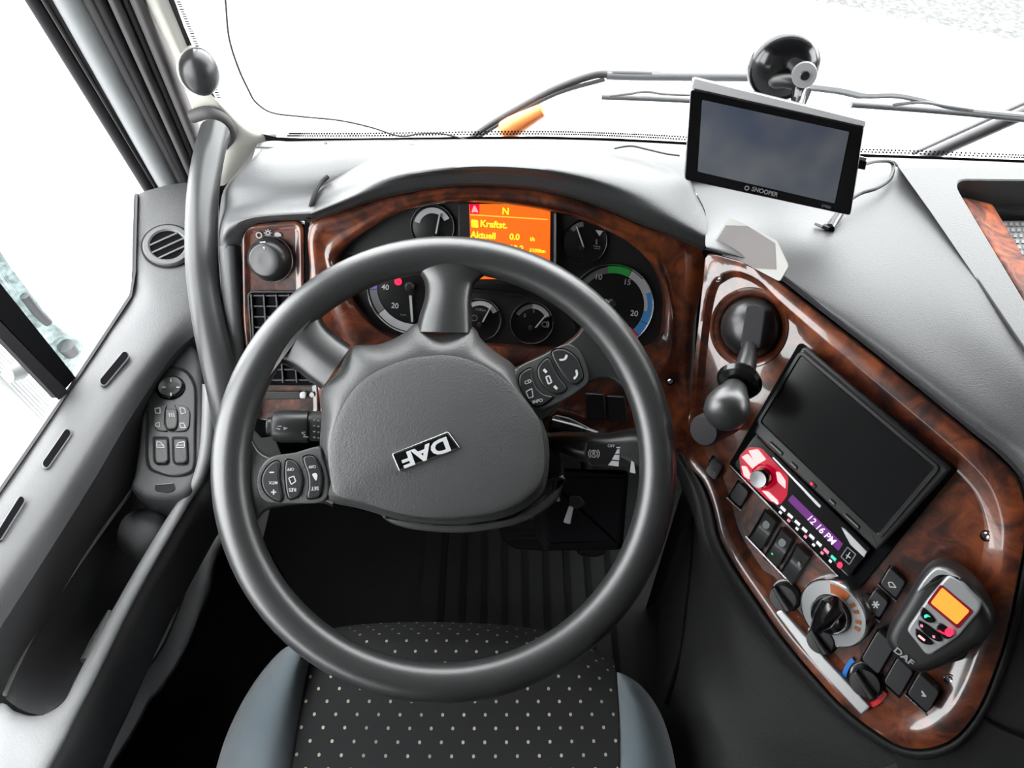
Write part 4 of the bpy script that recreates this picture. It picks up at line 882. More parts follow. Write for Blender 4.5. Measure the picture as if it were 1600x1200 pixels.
dsp = rslab([(1238, 773), (1317, 850), (1310, 861), (1231, 782)], .0095, .0112, 0, 'clock_display', 'violet', r=1)
text(CN, '12 16 PM', 1283, 828, 11.5, 43, 44, .0117, 'lilac', dsp, bold=.008, sx=.95)
cols = ['litwhite', 'litwhite', 'litwhite', 'litwhite', 'litwhite', 'litwhite', 'litwhite', 'pink', 'teal']
for i in range(9):
    t = i/8; u = 1212+t*90; v = 784+t*88
    b = MB(); b.slab(CN, sq(u, v, 5.0, 2.0), .0095, .0112); b.build('preset_key', cols[i], rd)
for i in range(7):
    t = i/6; u = 1219+t*78; v = 801+t*76
    b = MB(); b.slab(CN, sq(u, v, 2.6, 1.5), .0095, .0112); b.build('small_key', 'pink' if i % 2 else 'litwhite', rd)
mark(CN, [[(1312+4.2*cos(q), 883+5*sin(q)) for q in [2*pi*k/12 for k in range(12)]]], .0115, 'redlamp', rd, 'source_lamp')
mark(CN, frame_lines([(1324, 855), (1337, 866), (1327, 882), (1314, 870)], 1.8), .0112, 'greyp', rd, 'socket_frame')
mark(CN, [line(1322, 873, 1328, 863, 1.6), line(1322, 867, 1329, 872, 1.4)], .0112, 'white', rd, 'socket_symbol')

# ---------------- hand brake lever
hbk = thing('parking_brake_lever', 'black parking brake lever standing out of the round well in the wood panel', 'lever', CN.px(1169, 512, -.02))
b = MB(); b.lathe(CN, ha, hc, [(.034, -.021), (.033, -.006), (.028, .006), (.018, .014), (.006, .017)], 32); b.build('dome', mat('dome_plastic', (0.010, 0.0102, 0.0105), 0.3), hbk)
vslab(CN, rp([(1166, 477), (1180, 474), (1197, 482), (1195, 500), (1188, 548), (1155, 545)], 6), .002, .024, .002, 'slider', 'rubber', hbk)
b = MB(); b.tube([CN.px(1172, 540, .018), CN.px(1168, 560, .036), CN.px(1161, 588, .056)], [.0075, .0098, .0115], 18); b.build('stem', 'btn', hbk)
SA = (CN.px(1140, 628, .095)-CN.px(1168, 560, .036)).normalized()
def axial(c, ax, prof, n=28):
    pl = Pl(c, ax); b = MB(); b.lathe(pl, 0, 0, prof, n); return b
axial(CN.px(1155, 596, .062), SA, [(.012, -.006), (.020, -.005), (.0225, 0), (.020, .005), (.012, .006)]).build('collar', 'blackg', hbk)
axial(CN.px(1149, 606, .070), SA, [(.0115, 0), (.014, .008), (.019, .020), (.0215, .030), (.0205, .040), (.016, .047), (.008, .050)]).build('grip', 'leather', hbk, 60)
axial(CN.px(1110, 668, .060), (CN.n+V((-.1, -.1, -.1))), [(.0165, -.04), (.0165, .012), (.0145, .0155), (.005, .0165)]).build('release_button', 'rubber', hbk)

# ---------------- telephone handset
ph = thing('telephone_handset', 'black and silver telephone handset with lit orange display hung on the wood console', 'telephone', CN.px(1440, 1040, .0))
vslab(CN, rp([(1440, 930), (1530, 960), (1510, 1030), (1440, 1050), (1400, 1000)], 10), -.001, .03, .002, 'cradle', 'black', ph)
body = cr([(1452, 888), (1478, 888), (1510, 908), (1536, 942), (1549, 972), (1540, 1003), (1500, 1030), (1462, 1050), (1432, 1055), (1404, 1036), (1384, 1008), (1386, 984), (1412, 940), (1434, 903)], 5)
b = MB(); b.slab(CN, body, .02, .052, .010, 6, True); b.build('body', mat('handset_shell', (0.010, 0.0098, 0.0105), 0.42), ph, ang=60)
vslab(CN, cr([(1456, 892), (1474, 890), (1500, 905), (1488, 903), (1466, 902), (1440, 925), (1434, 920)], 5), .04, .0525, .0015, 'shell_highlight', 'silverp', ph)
sf = vslab(CN, rp([(1481, 898), (1505, 912), (1534, 944), (1531, 956), (1497, 996), (1455, 1024), (1446, 1023), (1417, 986), (1420, 978), (1447, 938)], 7, 3), .045, .0545, .002, 'silver_face', 'silverp', ph)
vslab(CN, rp([(1470, 913), (1521, 955), (1497, 983), (1448, 942)], 4), .05, .0553, .0, 'display_surround', 'phone_r', sf)
vslab(CN, rp([(1472, 918), (1515, 955), (1495, 976), (1454, 942)], 3), .05, .0558, .0, 'display', 'phone_o', sf)
for (P, m) in ((cr([(1441, 950), (1449, 955), (1461, 968), (1456, 974), (1444, 970), (1437, 960)], 4), 0), (cr([(1464, 976), (1473, 976), (1489, 990), (1484, 998), (1474, 997), (1463, 984)], 4), 1), (cr([(1434, 970), (1448, 976), (1466, 990), (1472, 1000), (1466, 1003), (1450, 995), (1437, 982)], 4), 2), (cr([(1430, 983), (1442, 990), (1458, 1005), (1452, 1008), (1440, 1005), (1431, 995)], 4), 3)):
    b = MB(); b.slab(CN, P, .052, .0565, .001, 2); kk = b.build('handset_key', 'blackg', sf)
    if m == 0: mark(CN, [cr([(1444, 962), (1448, 960), (1454, 964), (1450, 964), (1445, 966)], 3)], .057, 'teal', kk)
    if m == 1: mark(CN, [line(1466, 985, 1476, 991, 2)], .057, 'redlamp', kk)
    if m == 2: mark(CN, [rect(1440, 978, 2, .6, 0, 2), rect(1459, 995, 2, .6, 0, 2)], .057, 'pink', kk)
    if m == 3: mark(CN, [line(1435, 993, 1445, 1001, 3)], .057, 'redlit', kk)
mark(CN, [[(1483+7*cos(q), 988+7*sin(q)) for q in [2*pi*k/14 for k in range(14)]]], .0575, 'redlamp', sf, 'red_lamp')
text(CN, 'DAF', 1412, 1026, 10.5, 28, 24, .0535, 'silverp', ph, bold=.02, sx=1.25)
b = MB(); b.slab(CN, line(1399, 1010, 1404, 1014, 2), .045, .051); b.build('mute_mark', 'silverp', ph)

# ============================================================ STEERING WHEEL
sw = thing('steering_wheel', 'black leather four-spoke steering wheel turned upside down, in front of the seat', 'steering wheel', SWC-SW.n*.03)
Rw = 0.2192; rw = .0192
b = MB(); n1, n2 = 96, 20; loops = []
for i in range(n1+1):
    t = 2*pi*i/n1
    loops.append([SW.w((Rw+rw*cos(2*pi*k/n2))*cos(t), (Rw+rw*cos(2*pi*k/n2))*sin(t), rw*.95*sin(2*pi*k/n2)) for k in range(n2)])
b.loft(loops, True); b.build('rim', 'leather', sw, ang=80)
def swslab(pts, h0, h1, bev, name, m, parent=sw, steps=6, ang=60, n=5, smooth=True, dome=None):
    b = MB()
    if dome is not None: b.dome(SW, cr(pts, n), h0, h1, dome, bev); return b.build(name, m, parent, ang)
    b.slab(SW, cr(pts, n) if smooth else pts, h0, h1, bev, steps); return b.build(name, m, parent, ang)
# spokes
def spoke(secs, he, hm, name='spoke'):
    b = MB(); g = []
    for (A, B_) in secs:
        row = []
        for t, h in ((-.0, -.03), (0, he-.012), (.03, he), (.15, he+(hm-he)*.55), (.5, hm), (.85, he+(hm-he)*.55), (.97, he), (1, he-.012), (1, -.03)):
            row.append(SW.px(A[0]+(B_[0]-A[0])*t, A[1]+(B_[1]-A[1])*t, h))
        g.append(row)
    b.patch(g, 4, 6); return b.build(name, 'leather', sw, 70)
spoke([((650, 518), (738, 520)), ((655, 495), (737, 495)), ((664, 462), (737, 466)), ((660, 434), (745, 440)), ((632, 412), (778, 421)), ((585, 400), (820, 408)), ((540, 396), (860, 406))], .0, .013)
spoke([((549, 540), (502, 608)), ((525, 523), (480, 592)), ((506, 503), (455, 574)), ((499, 478), (430, 569)), ((508, 450), (406, 586)), ((530, 420), (386, 620)), ((560, 400), (375, 650))], -.004, .010)
spoke([((520, 690), (520, 792)), ((497, 697), (500, 786)), ((460, 708), (450, 790)), ((430, 713), (418, 797)), ((406, 703), (402, 816)), ((391, 675), (392, 842)), ((380, 640), (385, 870))], -.004, .0)
spoke([((796, 574), (842, 662)), ((812, 571), (862, 648)), ((850, 552), (892, 614)), ((882, 536), (918, 600)), ((905, 516), (952, 592)), ((912, 490), (986, 618)), ((900, 455), (1012, 665))], -.004, .0)
# hub body
HO = [(500, 608), (526, 576), (549, 540), (590, 536), (626, 521), (652, 502), (690, 518), (737, 508), (752, 528), (778, 550), (806, 572), (822, 612), (846, 652), (858, 690), (858, 735), (846, 775), (800, 805), (740, 818), (680, 820), (620, 812), (560, 795), (508, 782), (512, 752), (505, 718), (497, 697), (500, 650)]
AO = [(528, 650), (560, 600), (610, 570), (665, 556), (720, 558), (775, 582), (815, 620), (842, 655), (850, 700), (846, 750), (800, 790), (730, 806), (650, 806), (570, 785), (524, 765), (514, 710)]
def polar(ab, c, n=144):
    R_ = []
    for k in range(n):
        a = 2*pi*k/n; d = V((cos(a), sin(a))); best = 0
        for i in range(len(ab)):
            p = V(ab[i])-c; q = V(ab[(i+1) % len(ab)])-c; e = q-p; den = d.x*e.y-d.y*e.x
            if abs(den) < 1e-12: continue
            t = (p.x*e.y-p.y*e.x)/den; u = (p.x*d.y-p.y*d.x)/den
            if t > 0 and -1e-6 <= u <= 1+1e-6: best = max(best, t)
        R_.append(best)
    return R_
hc_ = V(SW.ab(680, 685, .01)); ho = polar([SW.ab(p.x, p.y, .0) for p in cr(HO, 5)], hc_); ao = polar([SW.ab(p.x, p.y, .014) for p in cr(AO, 5)], hc_)
def ploop(R_, h): return [SW.w(hc_.x+r*cos(2*pi*k/len(R_)), hc_.y+r*sin(2*pi*k/len(R_)), h) for k, r in enumerate(R_)]
b = MB(); L = [ploop(ho, -.05), ploop(ho, -.008), ploop([r-.0015 for r in ho], -.0035), ploop([r-.004 for r in ho], -.001)]
for k in range(1, 9):
    t = k/8; e = 1-(1-t)**1.6; L.append(ploop([(h_-.004)*(1-t)+(a_)*t for h_, a_ in zip(ho, ao)], -.001+.015*e))
b.loft(L, True, False, True); b.build('hub_shell', 'hub', sw, 60)
b = MB(); L = [ploop([a_-.0004 for a_ in ao], .0125), ploop([a_-.0004 for a_ in ao], .0142), ploop([a_-.0012 for a_ in ao], .0146)]
for k in range(1, 12):
    t = 1-k/12; L.append(ploop([a_*t for a_ in ao], .0145+.0075*(1-t**2.2)))
b.loft(L, True, False, True); b.build('airbag_cover', 'airbag', sw, 60)
# lower hub edge
swslab([(600, 800), (700, 812), (800, 800), (860, 762), (880, 740), (872, 780), (820, 815), (740, 832), (660, 830), (610, 818)], -.07, -.03, .006, 'hub_base', 'hub')
# badge
bd = [(612, 709), (700, 674), (719, 700), (624, 737)]
swslab(rp(bd, 3), .017, .0240, .0008, 'badge_frame', 'chrome', smooth=False)
bdi = [(615, 711), (699, 678), (715, 699), (625, 733)]
bg_ = swslab(rp(bdi, 2), .017, .0244, .0, 'badge', 'blackg', smooth=False)
text(SW, 'DAF', 665, 705.5, 24, -60, 23, .0250, 'white', bg_, bold=.035, sx=1.35)
# button panels
def frame_panel(pts, h): 
    swslab(pts, -.03, h+.004, .002, 'button_panel', 'hub', steps=3)
frame_panel([(424, 713), (460, 707), (497, 698), (505, 716), (514, 752), (507, 783), (460, 787), (417, 785), (403, 770), (400, 750), (406, 730)], -.002)
frame_panel([(809, 574), (845, 556), (880, 538), (899, 541), (914, 562), (920, 590), (911, 606), (868, 632), (832, 642), (812, 622), (804, 596)], -.002)
def sbtn(pts, marks, texts=(), n=3):
    swslab([(p[0]+(p[0]-sum(q[0] for q in pts)/len(pts))*.07, p[1]+(p[1]-sum(q[1] for q in pts)/len(pts))*.05) for p in pts], -.01, .0025, .0, 'button_gap', 'gap', n=n)
    o = swslab(pts, -.01, .0052, .0018, 'wheel_button', 'btn', n=n, steps=3)
    if marks: mark(SW, marks, .0058, 'white', o)
    for t, u, v, s_, du, dv in texts: text(SW, t, u, v, s_, du, dv, .0058, 'white', o, bold=.01)
    return o
sbtn([(424, 723), (436, 722), (436, 750), (441, 781), (428, 781), (413, 768), (408, 750), (413, 735)], [line(421, 738, 428, 738, 2), line(423.5, 769, 431.5, 769, 2), line(427.5, 765, 427.5, 773, 2)], (('MTX', 427, 754, 5, -1, 0),))
sbtn([(446, 721), (458, 720), (468, 732), (473, 752), (469, 772), (462, 778), (450, 778), (445, 750)], frame_lines([(451, 747), (459, 744), (462, 752), (455, 757)], 1.6), (('RES', 457, 765, 6, -1, .05), ('OFF', 454, 733, 5, -1, 0)))
sbtn([(474, 714), (488, 712), (497, 722), (504, 745), (502, 768), (497, 777), (480, 778), (482, 762), (481, 742), (475, 725)], [cr([(488, 741), (493, 739), (496, 743), (494, 751), (490, 746)], 3)], (('SET', 492, 763, 6, -1, .05), ('OFF', 488, 729, 5, -1, 0)))
sbtn([(862, 552), (874, 545), (888, 548), (902, 560), (910, 580), (910, 592), (900, 600), (890, 597), (876, 580)], [cr([(874, 561), (881, 560), (884, 554), (887, 556), (884, 562), (876, 564)], 3), cr([(896, 590), (900, 586), (899, 579), (902, 578), (903, 586), (898, 593)], 3)])
sbtn([(842, 572), (856, 559), (864, 572), (873, 589), (885, 604), (880, 613), (866, 615), (850, 604), (841, 588)], [line(849.5, 577, 854, 582, 4), line(866, 603, 870.5, 608, 4)]+frame_lines([(853, 589), (858, 587), (862, 597), (857, 600)], 2.2))
sbtn([(813, 585), (830, 575), (832, 590), (838, 605), (850, 616), (864, 620), (850, 632), (835, 634), (818, 620), (811, 602)], frame_lines([(822, 612), (831, 607), (833, 620), (826, 622)], 1.2), (('CD', 825, 597, 6, 1, -.4), ('INFO', 840, 627, 5.5, 1, -.25)))
# column shroud
col = thing('steering_column', 'black steering column shroud with ignition below the steering wheel hub', 'steering column', SWC-SW.n*.3)
b = MB(); c0 = SWC-SW.n*.045
b.slab(SW, cr([(560, 640), (690, 600), (830, 650), (880, 720), (868, 780), (800, 800), (690, 806), (560, 770), (530, 700)], 5), -.20, -.052, .01, 4); b.build('shroud', 'black', col, ang=60)
b = MB(); b.tube([SWC-SW.n*.15+V((.02, 0, 0)), SWC-SW.n*.32+V((.02, .02, 0)), V((-.02, .92, .12))], [.07, .06, .04], 16); b.build('column_tube', 'dark', col)
b = MB(); b.slab(SW, rp([(835, 730), (985, 735), (975, 860), (850, 862)], 10), -.30, -.16, .01, 3); b.build('ignition_housing', 'gap', col)
IG = ad(888, 790, .95); q = Pl(IG, (CAM-IG))
b = MB(); b.lathe(q, 0, 0, [(.014, -.03), (.014, -.003), (.012, 0)], 20); b.build('ignition_lock', 'blackg', col)
ky = thing('ignition_key', 'small bright metal key hanging in the ignition lock', 'key', ad(884, 812, .93))
P = Pl(ad(888, 800, .93), (CAM-IG)+V((-.2, 0, .3)))
b = MB(); b.slab(P, rp([(889, 790), (896, 792), (891, 819), (880, 816)], 2), -.002, 0, .0004, 1); b.build('blade', 'white', ky)
b = MB(); b.slab(P, rp([(890, 775), (906, 775), (914, 787), (902, 795), (890, 790)], 4), -.003, .001, .001, 2); b.build('bow', 'btn', ky)
b = MB(); b.tube([ad(871, 776, .94), ad(873, 783, .94)], .0022, 8); b.build('pin', 'satin', ky)

# stalks
st = thing('wiper_stalk', 'black wiper stalk left of the steering wheel hub', 'stalk', ad(470, 665, .88))
A, B_ = ad(424, 665, .875), ad(520, 667, .885)
def along(u, v=666, t=0): return ad(u, v, .875+(u-424)*.0001)
dd = .88/F
b = MB(); b.tube([along(426), along(429), along(440), along(482), along(484)], [18*dd, 23*dd, 25.5*dd, 26*dd, 24*dd], 24); b.build('grip', 'btn', st)
b = MB(); b.tube([along(417), along(420), along(428)], [11*dd, 14*dd, 14*dd], 20); b.build('end_button', 'btn', st)
b = MB(); b.tube([along(482), along(488)], [23*dd]*2, 24); b.build('band', 'black', st)
b = MB(); b.tube([along(487), along(560)], [24*dd, 24*dd], 24); b.build('shaft', 'pod', st)
WP = Pl(ad(450, 668, .875-26*dd), (CAM-ad(450, 668, .875)))
mark(WP, [[(443, 667), (450, 669), (443, 672)], line(432, 669, 438, 671, 1.6), line(434, 666, 440, 666, 1.4), line(474, 682, 482, 683, 2), line(471, 676, 477, 680, 1.4), line(471, 676, 477, 675, 1.2)], .0012, 'white', st, 'wiper_symbols')
mark(WP, [line(489, 656+k*9, 493, 656.5+k*9, 2) for k in range(4)]+[line(496, 657+k*9, 499, 657.5+k*9, 2) for k in range(4)], .0022, 'white', st, 'step_marks')
rs = thing('retarder_stalk', 'black stalk with brake symbol and OFF scale right of the steering wheel hub', 'stalk', ad(920, 700, .86))
b = MB(); pts = [(850, 690, .86, 13), (880, 691, .85, 17), (915, 698, .845, 23), (950, 702, .84, 26), (975, 702, .838, 31), (1000, 704, .836, 38), (1030, 706, .836, 40)]
b.tube([ad(u, v, d) for u, v, d, r in pts], [r*d/F for u, v, d, r in pts], 24); b.build('grip', 'btn', rs, 60)
RP = Pl(ad(930, 706, .822), (CAM-ad(930, 706, .84)+V((0, 0, -.12))))
b = MB(); b.slab(RP, rp([(915, 690), (973, 696), (990, 735), (922, 728), (912, 712)], 4), -.012, .0, .0015, 2); lb = b.build('label_plate', 'black', rs)
ring_marks(RP, 928, 709, 5.5, 1.2, .0006).build('brake_symbol', 'white', lb); ring_marks(RP, 928, 709, 8.4, 1.2, .0006, -50, 50).build('brake_symbol', 'white', lb); ring_marks(RP, 928, 709, 8.4, 1.2, .0006, 130, 230).build('brake_symbol', 'white', lb)
text(RP, 'R', 928, 709, 7, 1, .1, .0008, 'white', lb); text(RP, 'OFF', 955, 697, 5, 1, .06, .0008, 'white', lb)
mark(RP, [line(963, 699, 969, 699.5, 2), [(964.5, 702), (968, 702), (968, 709), (961, 709)], [(960.5, 710.5), (968, 711), (967.5, 719), (956, 718)], [(955.5, 720), (967, 721), (966.5, 729), (950, 727)]], .0008, 'white', lb, 'step_wedge')
mark(RP, [[(987, 716), (990, 716), (993, 740), (984, 738)]], .0015, 'whitearc', lb, 'stalk_band')
b = MB(); b.tube(cr([ad(868, 650, .87), ad(890, 655, .87), ad(918, 669, .87)], 4, False), .0012, 8); b.build('lower_stalk_edge', 'frame', rs)
b = MB(); b.tube(cr([ad(860, 664, .895), ad(900, 674, .895), ad(930, 684, .895)], 4, False), [.012]*9, 12); b.build('lower_stalk', 'blackg', rs)

# ============================================================ SAT NAV, MOUNT, CARD, CABLES
SN = pl3(ad(1078, 135, .762), ad(1350, 195, .750), ad(1200, 325, .798))
sn = thing('satellite_navigator', 'black satellite navigator with wide blank screen standing on the dashboard before the windscreen', 'navigator', SN.px(1200, 320, -.01))
outl = rp([(1083, 121), (1354, 188), (1330, 337), (1069, 281)], 7)
b = MB(); b.slab(SN, outl, -.026, -.002, .003, 4, True); b.build('case', mat('nav_case', (0.05, 0.05, 0.052), 0.25, coat=0.6), sn, ang=50)
b = MB(); b.slab(SN, rp([(1079, 140), (1350, 199), (1329, 337), (1070, 281)], 5), -.004, .0, .001, 2); fr = b.build('bezel', 'blackg', sn)
b = MB(); b.slab(SN, rp([(1085, 122), (1353, 189), (1352, 198), (1080, 137)], 3), -.004, -.001, .0008, 2); b.build('top_edge_reflection', mat('painted_sky_reflection', (0.55, 0.55, 0.56), 0.3), sn)  # sky reflection on the glossy case top, painted as a pale strip
b = MB(); b.slab(SN, rp([(1097, 156), (1327, 206), (1304, 318), (1090, 268)], 2), -.002, .0004); b.build('screen', 'cloud', fr)
text(SN, 'SNOOPER', 1195, 300, 7.4, 1, .25, .0012, 'silverp', fr, bold=.02, sx=.95); ring_marks(SN, 1167, 294, 3, 1.6, .0012).build('emblem', 'silverp', fr)
text(SN, 'S7000', 1291, 323, 4.5, 1, .25, .0012, 'greyp', fr)
b = MB(); b.slab(SN, rp([(1339, 249), (1355, 252), (1352, 266), (1337, 263)], 2), -.016, -.006, .001, 2); b.build('plug', 'blackg', sn)
b = MB(); b.slab(SN, [(1342, 244), (1354, 247), (1353, 252), (1341, 249)], -.014, -.008); b.build('plug_pin', 'satin', sn)
mt = thing('suction_mount', 'glossy black suction cup mount on the windscreen behind the navigator', 'mount', on_ws(1225, 140, -.03))
cc_ = on_ws(1224, 106, -.006); MP = Pl(cc_, V((-.12, -1, .05)))
b = MB(); b.lathe(MP, 0, 0, [(.0435, -.004), (.0445, .0), (.042, .006), (.034, .013), (.022, .018), (.008, .021)], 40)
b.build('suction_cup', 'blackg', mt, ang=60)
b = MB(); b.tube(cr([MP.px(1205, 128, .016), MP.px(1228, 126, .03), MP.px(1248, 130, .036)], 4, False), [.006, .008, .009, .009, .009, .009, .009, .009, .008][:9], 12); b.build('cup_lever', 'black', mt)
b = MB(); b.tube([MP.px(1256, 116, .018), MP.px(1257, 118, .045)], [.0155, .0145], 20); b.build('joint', 'satin', mt)
b = MB(); b.tube([MP.px(1257, 118, .044), MP.px(1258, 119, .049)], [.006, .005], 16); b.build('joint_pin', 'black', mt)
b = MB(); b.tube([MP.px(1250, 128, .03), MP.px(1246, 160, .06), SN.px(1240, 190, -.02)], [.010, .008, .008], 12); b.build('arm', 'blackg', mt)
b = MB(); b.tube(cr([SN.px(1350, 256, -.012), az(1368, 252, .945), az(1390, 252, .93), az(1396, 262, .923), az(1390, 280, .924), az(1370, 294, .925), az(1345, 302, .925), az(1325, 315, .925), az(1308, 335, .925), az(1298, 352, .925)], 6, False), .0022, 8)
cb = b.build('power_cable', 'outblack', None, label='thin black cable looping from the navigator plug across the dashboard', cat='cable')
b = MB(); b.tube([az(1316, 328, .922), az(1296, 357, .920)], [.004, .0058], 12); b.tube([az(1296, 357, .920), az(1286, 353, .920)], [.0035, .003], 8); b.build('jack_body', 'blackg', cb)
b = MB(); b.tube([az(1286, 353, .920), az(1274, 348, .920)], [.003, .0026], 8); b.build('jack_tip', 'silverp', cb)
# card
CP = pl3(az(1140, 338, .930), CN.px(1218, 440, .026), az(1230, 415, .942))
cd_ = thing('paper_card', 'pale card lying over the top corner of the wood console', 'card', CP.px(1165, 390))
b = MB(); b.slab(CP, rp([(1140, 338), (1213, 376), (1232, 416), (1218, 440), (1165, 412), (1108, 388)], 5), -.0012, .0, cap0=True); b.build('card_sheet', 'card', cd_)
b = MB(); b.slab(CP, [(1134, 352), (1168, 353), (1211, 380), (1213, 421), (1180, 419), (1115, 390), (1116, 381)], .0, .0003); b.build('card_print', 'taupe', cd_)
# thin wires
b = MB(); b.tube(cr([on_ws(u, v, -.004) for u, v in ((350, -30), (353, 10), (358, 60), (372, 105), (388, 140), (400, 160), (425, 176), (470, 182), (530, 188), (580, 199), (625, 213), (655, 209), (690, 209), (735, 220))], 6, False), .0013, 6)
b.build('aerial_wire', 'seal', label='hair-thin dark wire hanging along the left of the windscreen glass', cat='wire')
b = MB(); b.tube(cr([az(u, v, .915) for u, v in ((960, 232), (985, 228), (1010, 233), (1040, 240), (1062, 243))], 5, False), .0012, 6); b.build('thin_lead', 'seal', label='short thin lead on the dashboard left of the navigator', cat='wire')

# ============================================================ SEAT, FLOOR, PEDALS
seat = thing('driver_seat', 'driver seat cushion with dotted black cloth and blue-grey bolsters below the steering wheel', 'seat', (-.06, .2, .1))
b = MB()
def srow(v, z, us): return [az(u, v+dv, z+dz) for u, dv, dz in us]
cen = [[az(u, v, .42) for u, v in ((500, 985), (560, 976), (640, 972), (720, 973), (800, 978), (880, 992), (958, 1030))],
       [az(u, v, z) for u, v, z in ((492, 1000, .49), (560, 992, .495), (640, 989, .497), (720, 990, .497), (800, 996, .495), (880, 1010, .49), (962, 1050, .485))],
       [az(u, v, z) for u, v, z in ((486, 1022, .505), (560, 1018, .512), (640, 1016, .515), (720, 1017, .515), (800, 1022, .512), (880, 1034, .51), (964, 1070, .502))],
       [az(u, v, z) for u, v, z in ((476, 1075, .512), (555, 1085, .513), (640, 1090, .512), (720, 1090, .512), (800, 1090, .512), (885, 1092, .512), (966, 1110, .512))],
       [az(u, v, z) for u, v, z in ((456, 1200, .515), (545, 1205, .51), (635, 1206, .506), (720, 1206, .505), (800, 1206, .506), (890, 1205, .51), (966, 1200, .515))],
       [az(u, v, z) for u, v, z in ((430, 1360, .52), (530, 1370, .51), (630, 1372, .505), (720, 1372, .503), (800, 1372, .505), (890, 1370, .51), (960, 1360, .52))]]
b.patch(cen, 6, 6); b.build('seat_cloth', 'seat', seat, ang=60)
def bolst(inner, outer, zt, nm):
    b = MB(); g = []
    for k, (t, z) in enumerate(((0, -.012), (.06, .004), (.3, .022), (.6, .022), (.85, .004), (.97, -.03), (1.0, -.09), (1.0, -.22))):
        g.append([az(a[0]+(c[0]-a[0])*t, a[1]+(c[1]-a[1])*t, zt+z*(1 if i else .3)) for i, (a, c) in enumerate(zip(inner, outer))])
    b.patch(g, 5, 3); b.build(nm, 'bolster', seat, ang=60)
bolst([(489, 1000), (484, 1030), (476, 1080), (466, 1140), (456, 1200), (430, 1360)], [(478, 1000), (440, 1016), (398, 1065), (362, 1130), (338, 1200), (300, 1360)], .515, 'bolster')
bolst([(964, 1050), (965, 1075), (966, 1100), (967, 1140), (966, 1200), (960, 1360)], [(972, 1052), (1000, 1070), (1024, 1100), (1042, 1140), (1056, 1200), (1075, 1360)], .512, 'bolster')
b = MB(); b.box((-.07, .1, .28), .44, .46, .36); b.build('seat_base', 'dark', seat)
b = MB(); b.box((-.07, -.42, .8), .48, .14, .75); b.build('backrest', 'seat', seat)

def pedal(name, label, pts, z, h, parent=None):
    p = Pl(az(*[sum(q[i] for q in pts)/len(pts) for i in (0, 1)], z), (0, -.75, .65))
    t = thing(name, label, 'pedal', p.p-V((0, 0, .05)), 'pedals')
    b = MB(); b.slab(p, rp(pts, 12), -.012, 0, .003, 3, True); pd = b.build('pedal_plate', 'dark', t)
    for k in range(4):
        u0 = min(q[0] for q in pts)+14; u1 = max(q[0] for q in pts)-14; vv = min(q[1] for q in pts)+14+k*(max(q[1] for q in pts)-min(q[1] for q in pts)-24)/4
        b = MB(); b.slab(p, line(u0, vv, u1, vv, 2.5), 0, .002); b.build('tread_rib', 'black', pd)
    b = MB(); b.tube([p.p-p.n*.01, p.p+V((0, .12, -.02)), V((p.p.x, 1.0, .25))], .011, 10); b.build('pedal_arm', 'dark', t)
pedal('brake_pedal', 'dark rounded brake pedal left of the ignition key', [(778, 800), (880, 800), (884, 845), (862, 862), (800, 858), (780, 838)], .2, 0)
pedal('accelerator_pedal', 'dark narrow accelerator pedal right of the ignition key', [(898, 790), (952, 790), (950, 865), (930, 872), (900, 868)], .2, 0)
b = MB(); b.box((.03, .62, .006), .42, .62, .012)
fm = b.build('floor_mat', 'mat', label='black rubber floor mat under the pedals', cat='mat')
for k in range(9):
    b = MB(); b.box((-.14+k*.042, .62, .0135), .012, .56, .003); b.build('mat_rib', 'dark', fm)
b = MB(); b.slab(Pl(ad(962, 838, 1.0), CAM-ad(962, 838, 1.0)), rp([(959, 829), (965, 829), (964, 848), (958, 847)], 1), -.004, 0, .001, 1); b.build('pedal_stop', 'frame', label='small pale metal tab beside the accelerator pedal', cat='bracket')

# ============================================================ OUTSIDE
def outside_tube(name, label, cat, pts, r, m, y0=1.06):
    b = MB(); b.tube(cr([ay(u, v, y0) for u, v in pts], 6, False), r, 10); return b.build(name, m, label=label, cat=cat, group='windscreen wipers' if 'wiper' in name else None)
rail = outside_tube('mirror_arm', 'black bent tubular mirror arm in front of the windscreen', 'arm', [(725, 225), (765, 196), (820, 164), (870, 138), (925, 118), (960, 116), (1040, 118), (1100, 120), (1172, 120)], .006, 'outblack', 1.12)
b = MB(); b.tube(cr([ay(u, v, 1.12) for u, v in ((948, 117), (1000, 118.5), (1168, 120))], 4, False), .0072, 10); b.build('foam_sleeve', 'outgrey', rail)
b = MB(); b.tube(cr([ay(u, v, 1.115) for u, v in ((735, 222), (800, 182), (870, 146), (945, 124))], 5, False), .0034, 8); b.build('arm_brace', 'outblack', rail)
b = MB(); b.tube(cr([ay(u, v, 1.10) for u, v in ((785, 208), (815, 190), (848, 172))], 5, False), [.012, .017, .017, .017, .016, .015, .014, .013, .012, .011, .010], 12); b.build('marker_lamp', 'outorange', label='orange exterior corner seen under the mirror arm through the windscreen', cat='bodywork')
w1 = outside_tube('windscreen_wiper', 'grey wiper blade left of the navigator outside the windscreen', 'wiper', [(940, 151), (1000, 153), (1080, 157), (1140, 164)], .0045, 'outgrey')
b = MB(); b.tube(cr([ay(u, v, 1.05) for u, v in ((952, 150), (985, 146), (1010, 143), (1040, 147), (1100, 149))], 5, False), .0022, 8); b.build('wiper_frame', 'outgrey', w1)
w2 = outside_tube('windscreen_wiper', 'long grey wiper blade right of the navigator outside the windscreen', 'wiper', [(1330, 163), (1400, 168), (1500, 176), (1620, 188)], .005, 'outgrey')
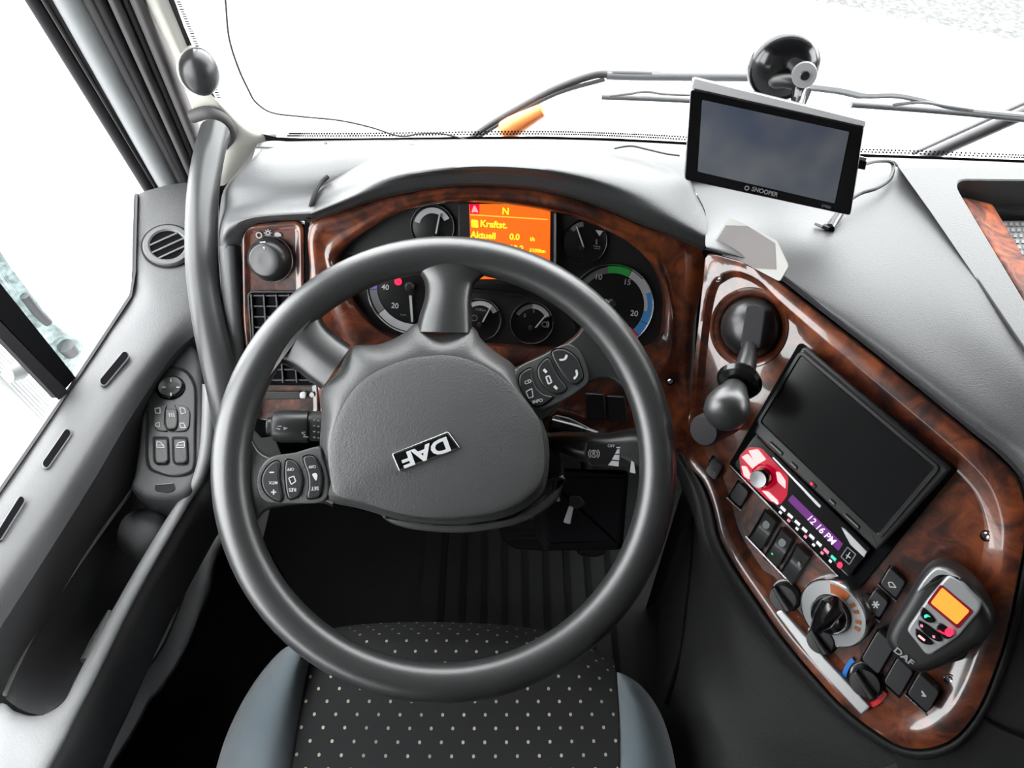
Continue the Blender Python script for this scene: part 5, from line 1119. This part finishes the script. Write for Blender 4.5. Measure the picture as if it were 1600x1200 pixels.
b = MB(); b.tube(cr([ay(u, v, 1.05) for u, v in ((1262, 134), (1310, 140), (1350, 148), (1400, 148), (1450, 158), (1500, 170), (1620, 182))], 5, False), [.007]*10+[.0055]*10+[.004]*11, 8); b.build('wiper_arm', mat('arm_grey', (0.3, 0.3, 0.31), 0.6), w2)
b = MB(); b.tube(cr([ay(u, v, 1.045) for u, v in ((1395, 164), (1440, 160), (1480, 166), (1520, 172))], 5, False), .0025, 8); b.build('wiper_frame', 'outgrey', w2)
r2 = outside_tube('corner_rail', 'black diagonal rail at the right outside the windscreen', 'rail', [(1440, 249), (1471, 235), (1567, 192), (1640, 160)], .0105, 'outblack', 1.14)
b = MB(); b.tube([ay(1425, 240, 1.13), ay(1460, 224, 1.13), ay(1535, 190, 1.13), ay(1620, 152, 1.13)], .004, 8); b.build('rail_edge', 'outgrey', r2)
b = MB(); b.tube([ay(1150, 165, 1.05), ay(1160, 200, 1.05), V((ay(1160, 230, 1.05).x, 1.06, .64))], .006, 8); b.build('pivot_arm', 'outgrey', w1)
b = MB(); b.tube([ay(1264, 134, 1.05), ay(1240, 190, 1.05), V((ay(1240, 230, 1.05).x, 1.06, .64))], .007, 8); b.build('pivot_arm', 'outgrey', w2)
b = MB(); b.box((.5, 1.11, .50), 2.2, .12, .32); b.build('trim_3', 'outwhite', kind='structure', label='white front cowl below the windscreen')
# side deflector outside left
b = MB(); X = -.63
DO = [(-30, 330), (0, 392), (45, 455), (90, 510), (135, 540)]; DI = [(-30, 400), (0, 442), (40, 500), (80, 560), (112, 588)]
b.patch([[ax(u, v, X) for u, v in DO], [ax((u+p)/2, (v+q)/2, X-.006) for (u, v), (p, q) in zip(DO, DI)], [ax(u, v, X) for u, v in DI]], 5, 3)
df = b.build('wind_deflector', 'clear', label='smoky clear wind deflector outside the driver window', cat='deflector', solid=.003)
b = MB(); b.tube(cr([ax(u, v, X) for u, v in ((38, 462), (58, 488), (75, 504))], 5, False), .006, 8); b.build('deflector_clip', 'outgrey', df)
b = MB(); b.tube([ax(102, 540, X), ax(112, 552, X)], [.012, .010], 12); b.build('deflector_screw', 'outgrey', df)
# ribbed step and mirror knob
sr = thing('ribbed_side_panel', 'white ribbed panel outside low behind the window post', 'panel', ax(30, 610, -.72))
b = MB(); b.loft([[ax(u, v, -.73) for u, v in ((-150, 480), (90, 640))], [ax(u, v, -.73) for u, v in ((-150, 700), (0, 800))]], False); b.build('panel', 'outwhite', sr, solid=.004)
for k in range(9):
    b = MB(); b.tube([ax(-40, 490+k*7, -.725), ax(84-k*2, 611+k*6, -.725)], .0009, 6); b.build('rib', 'frame', sr)
b = MB(); b.tube([ax(12, 586, -.66), ax(30, 580, -.655), ax(44, 572, -.65)], [.011, .012, .008], 12); b.build('window_catch', 'frame', label='round grey catch outside behind the window post', cat='catch')
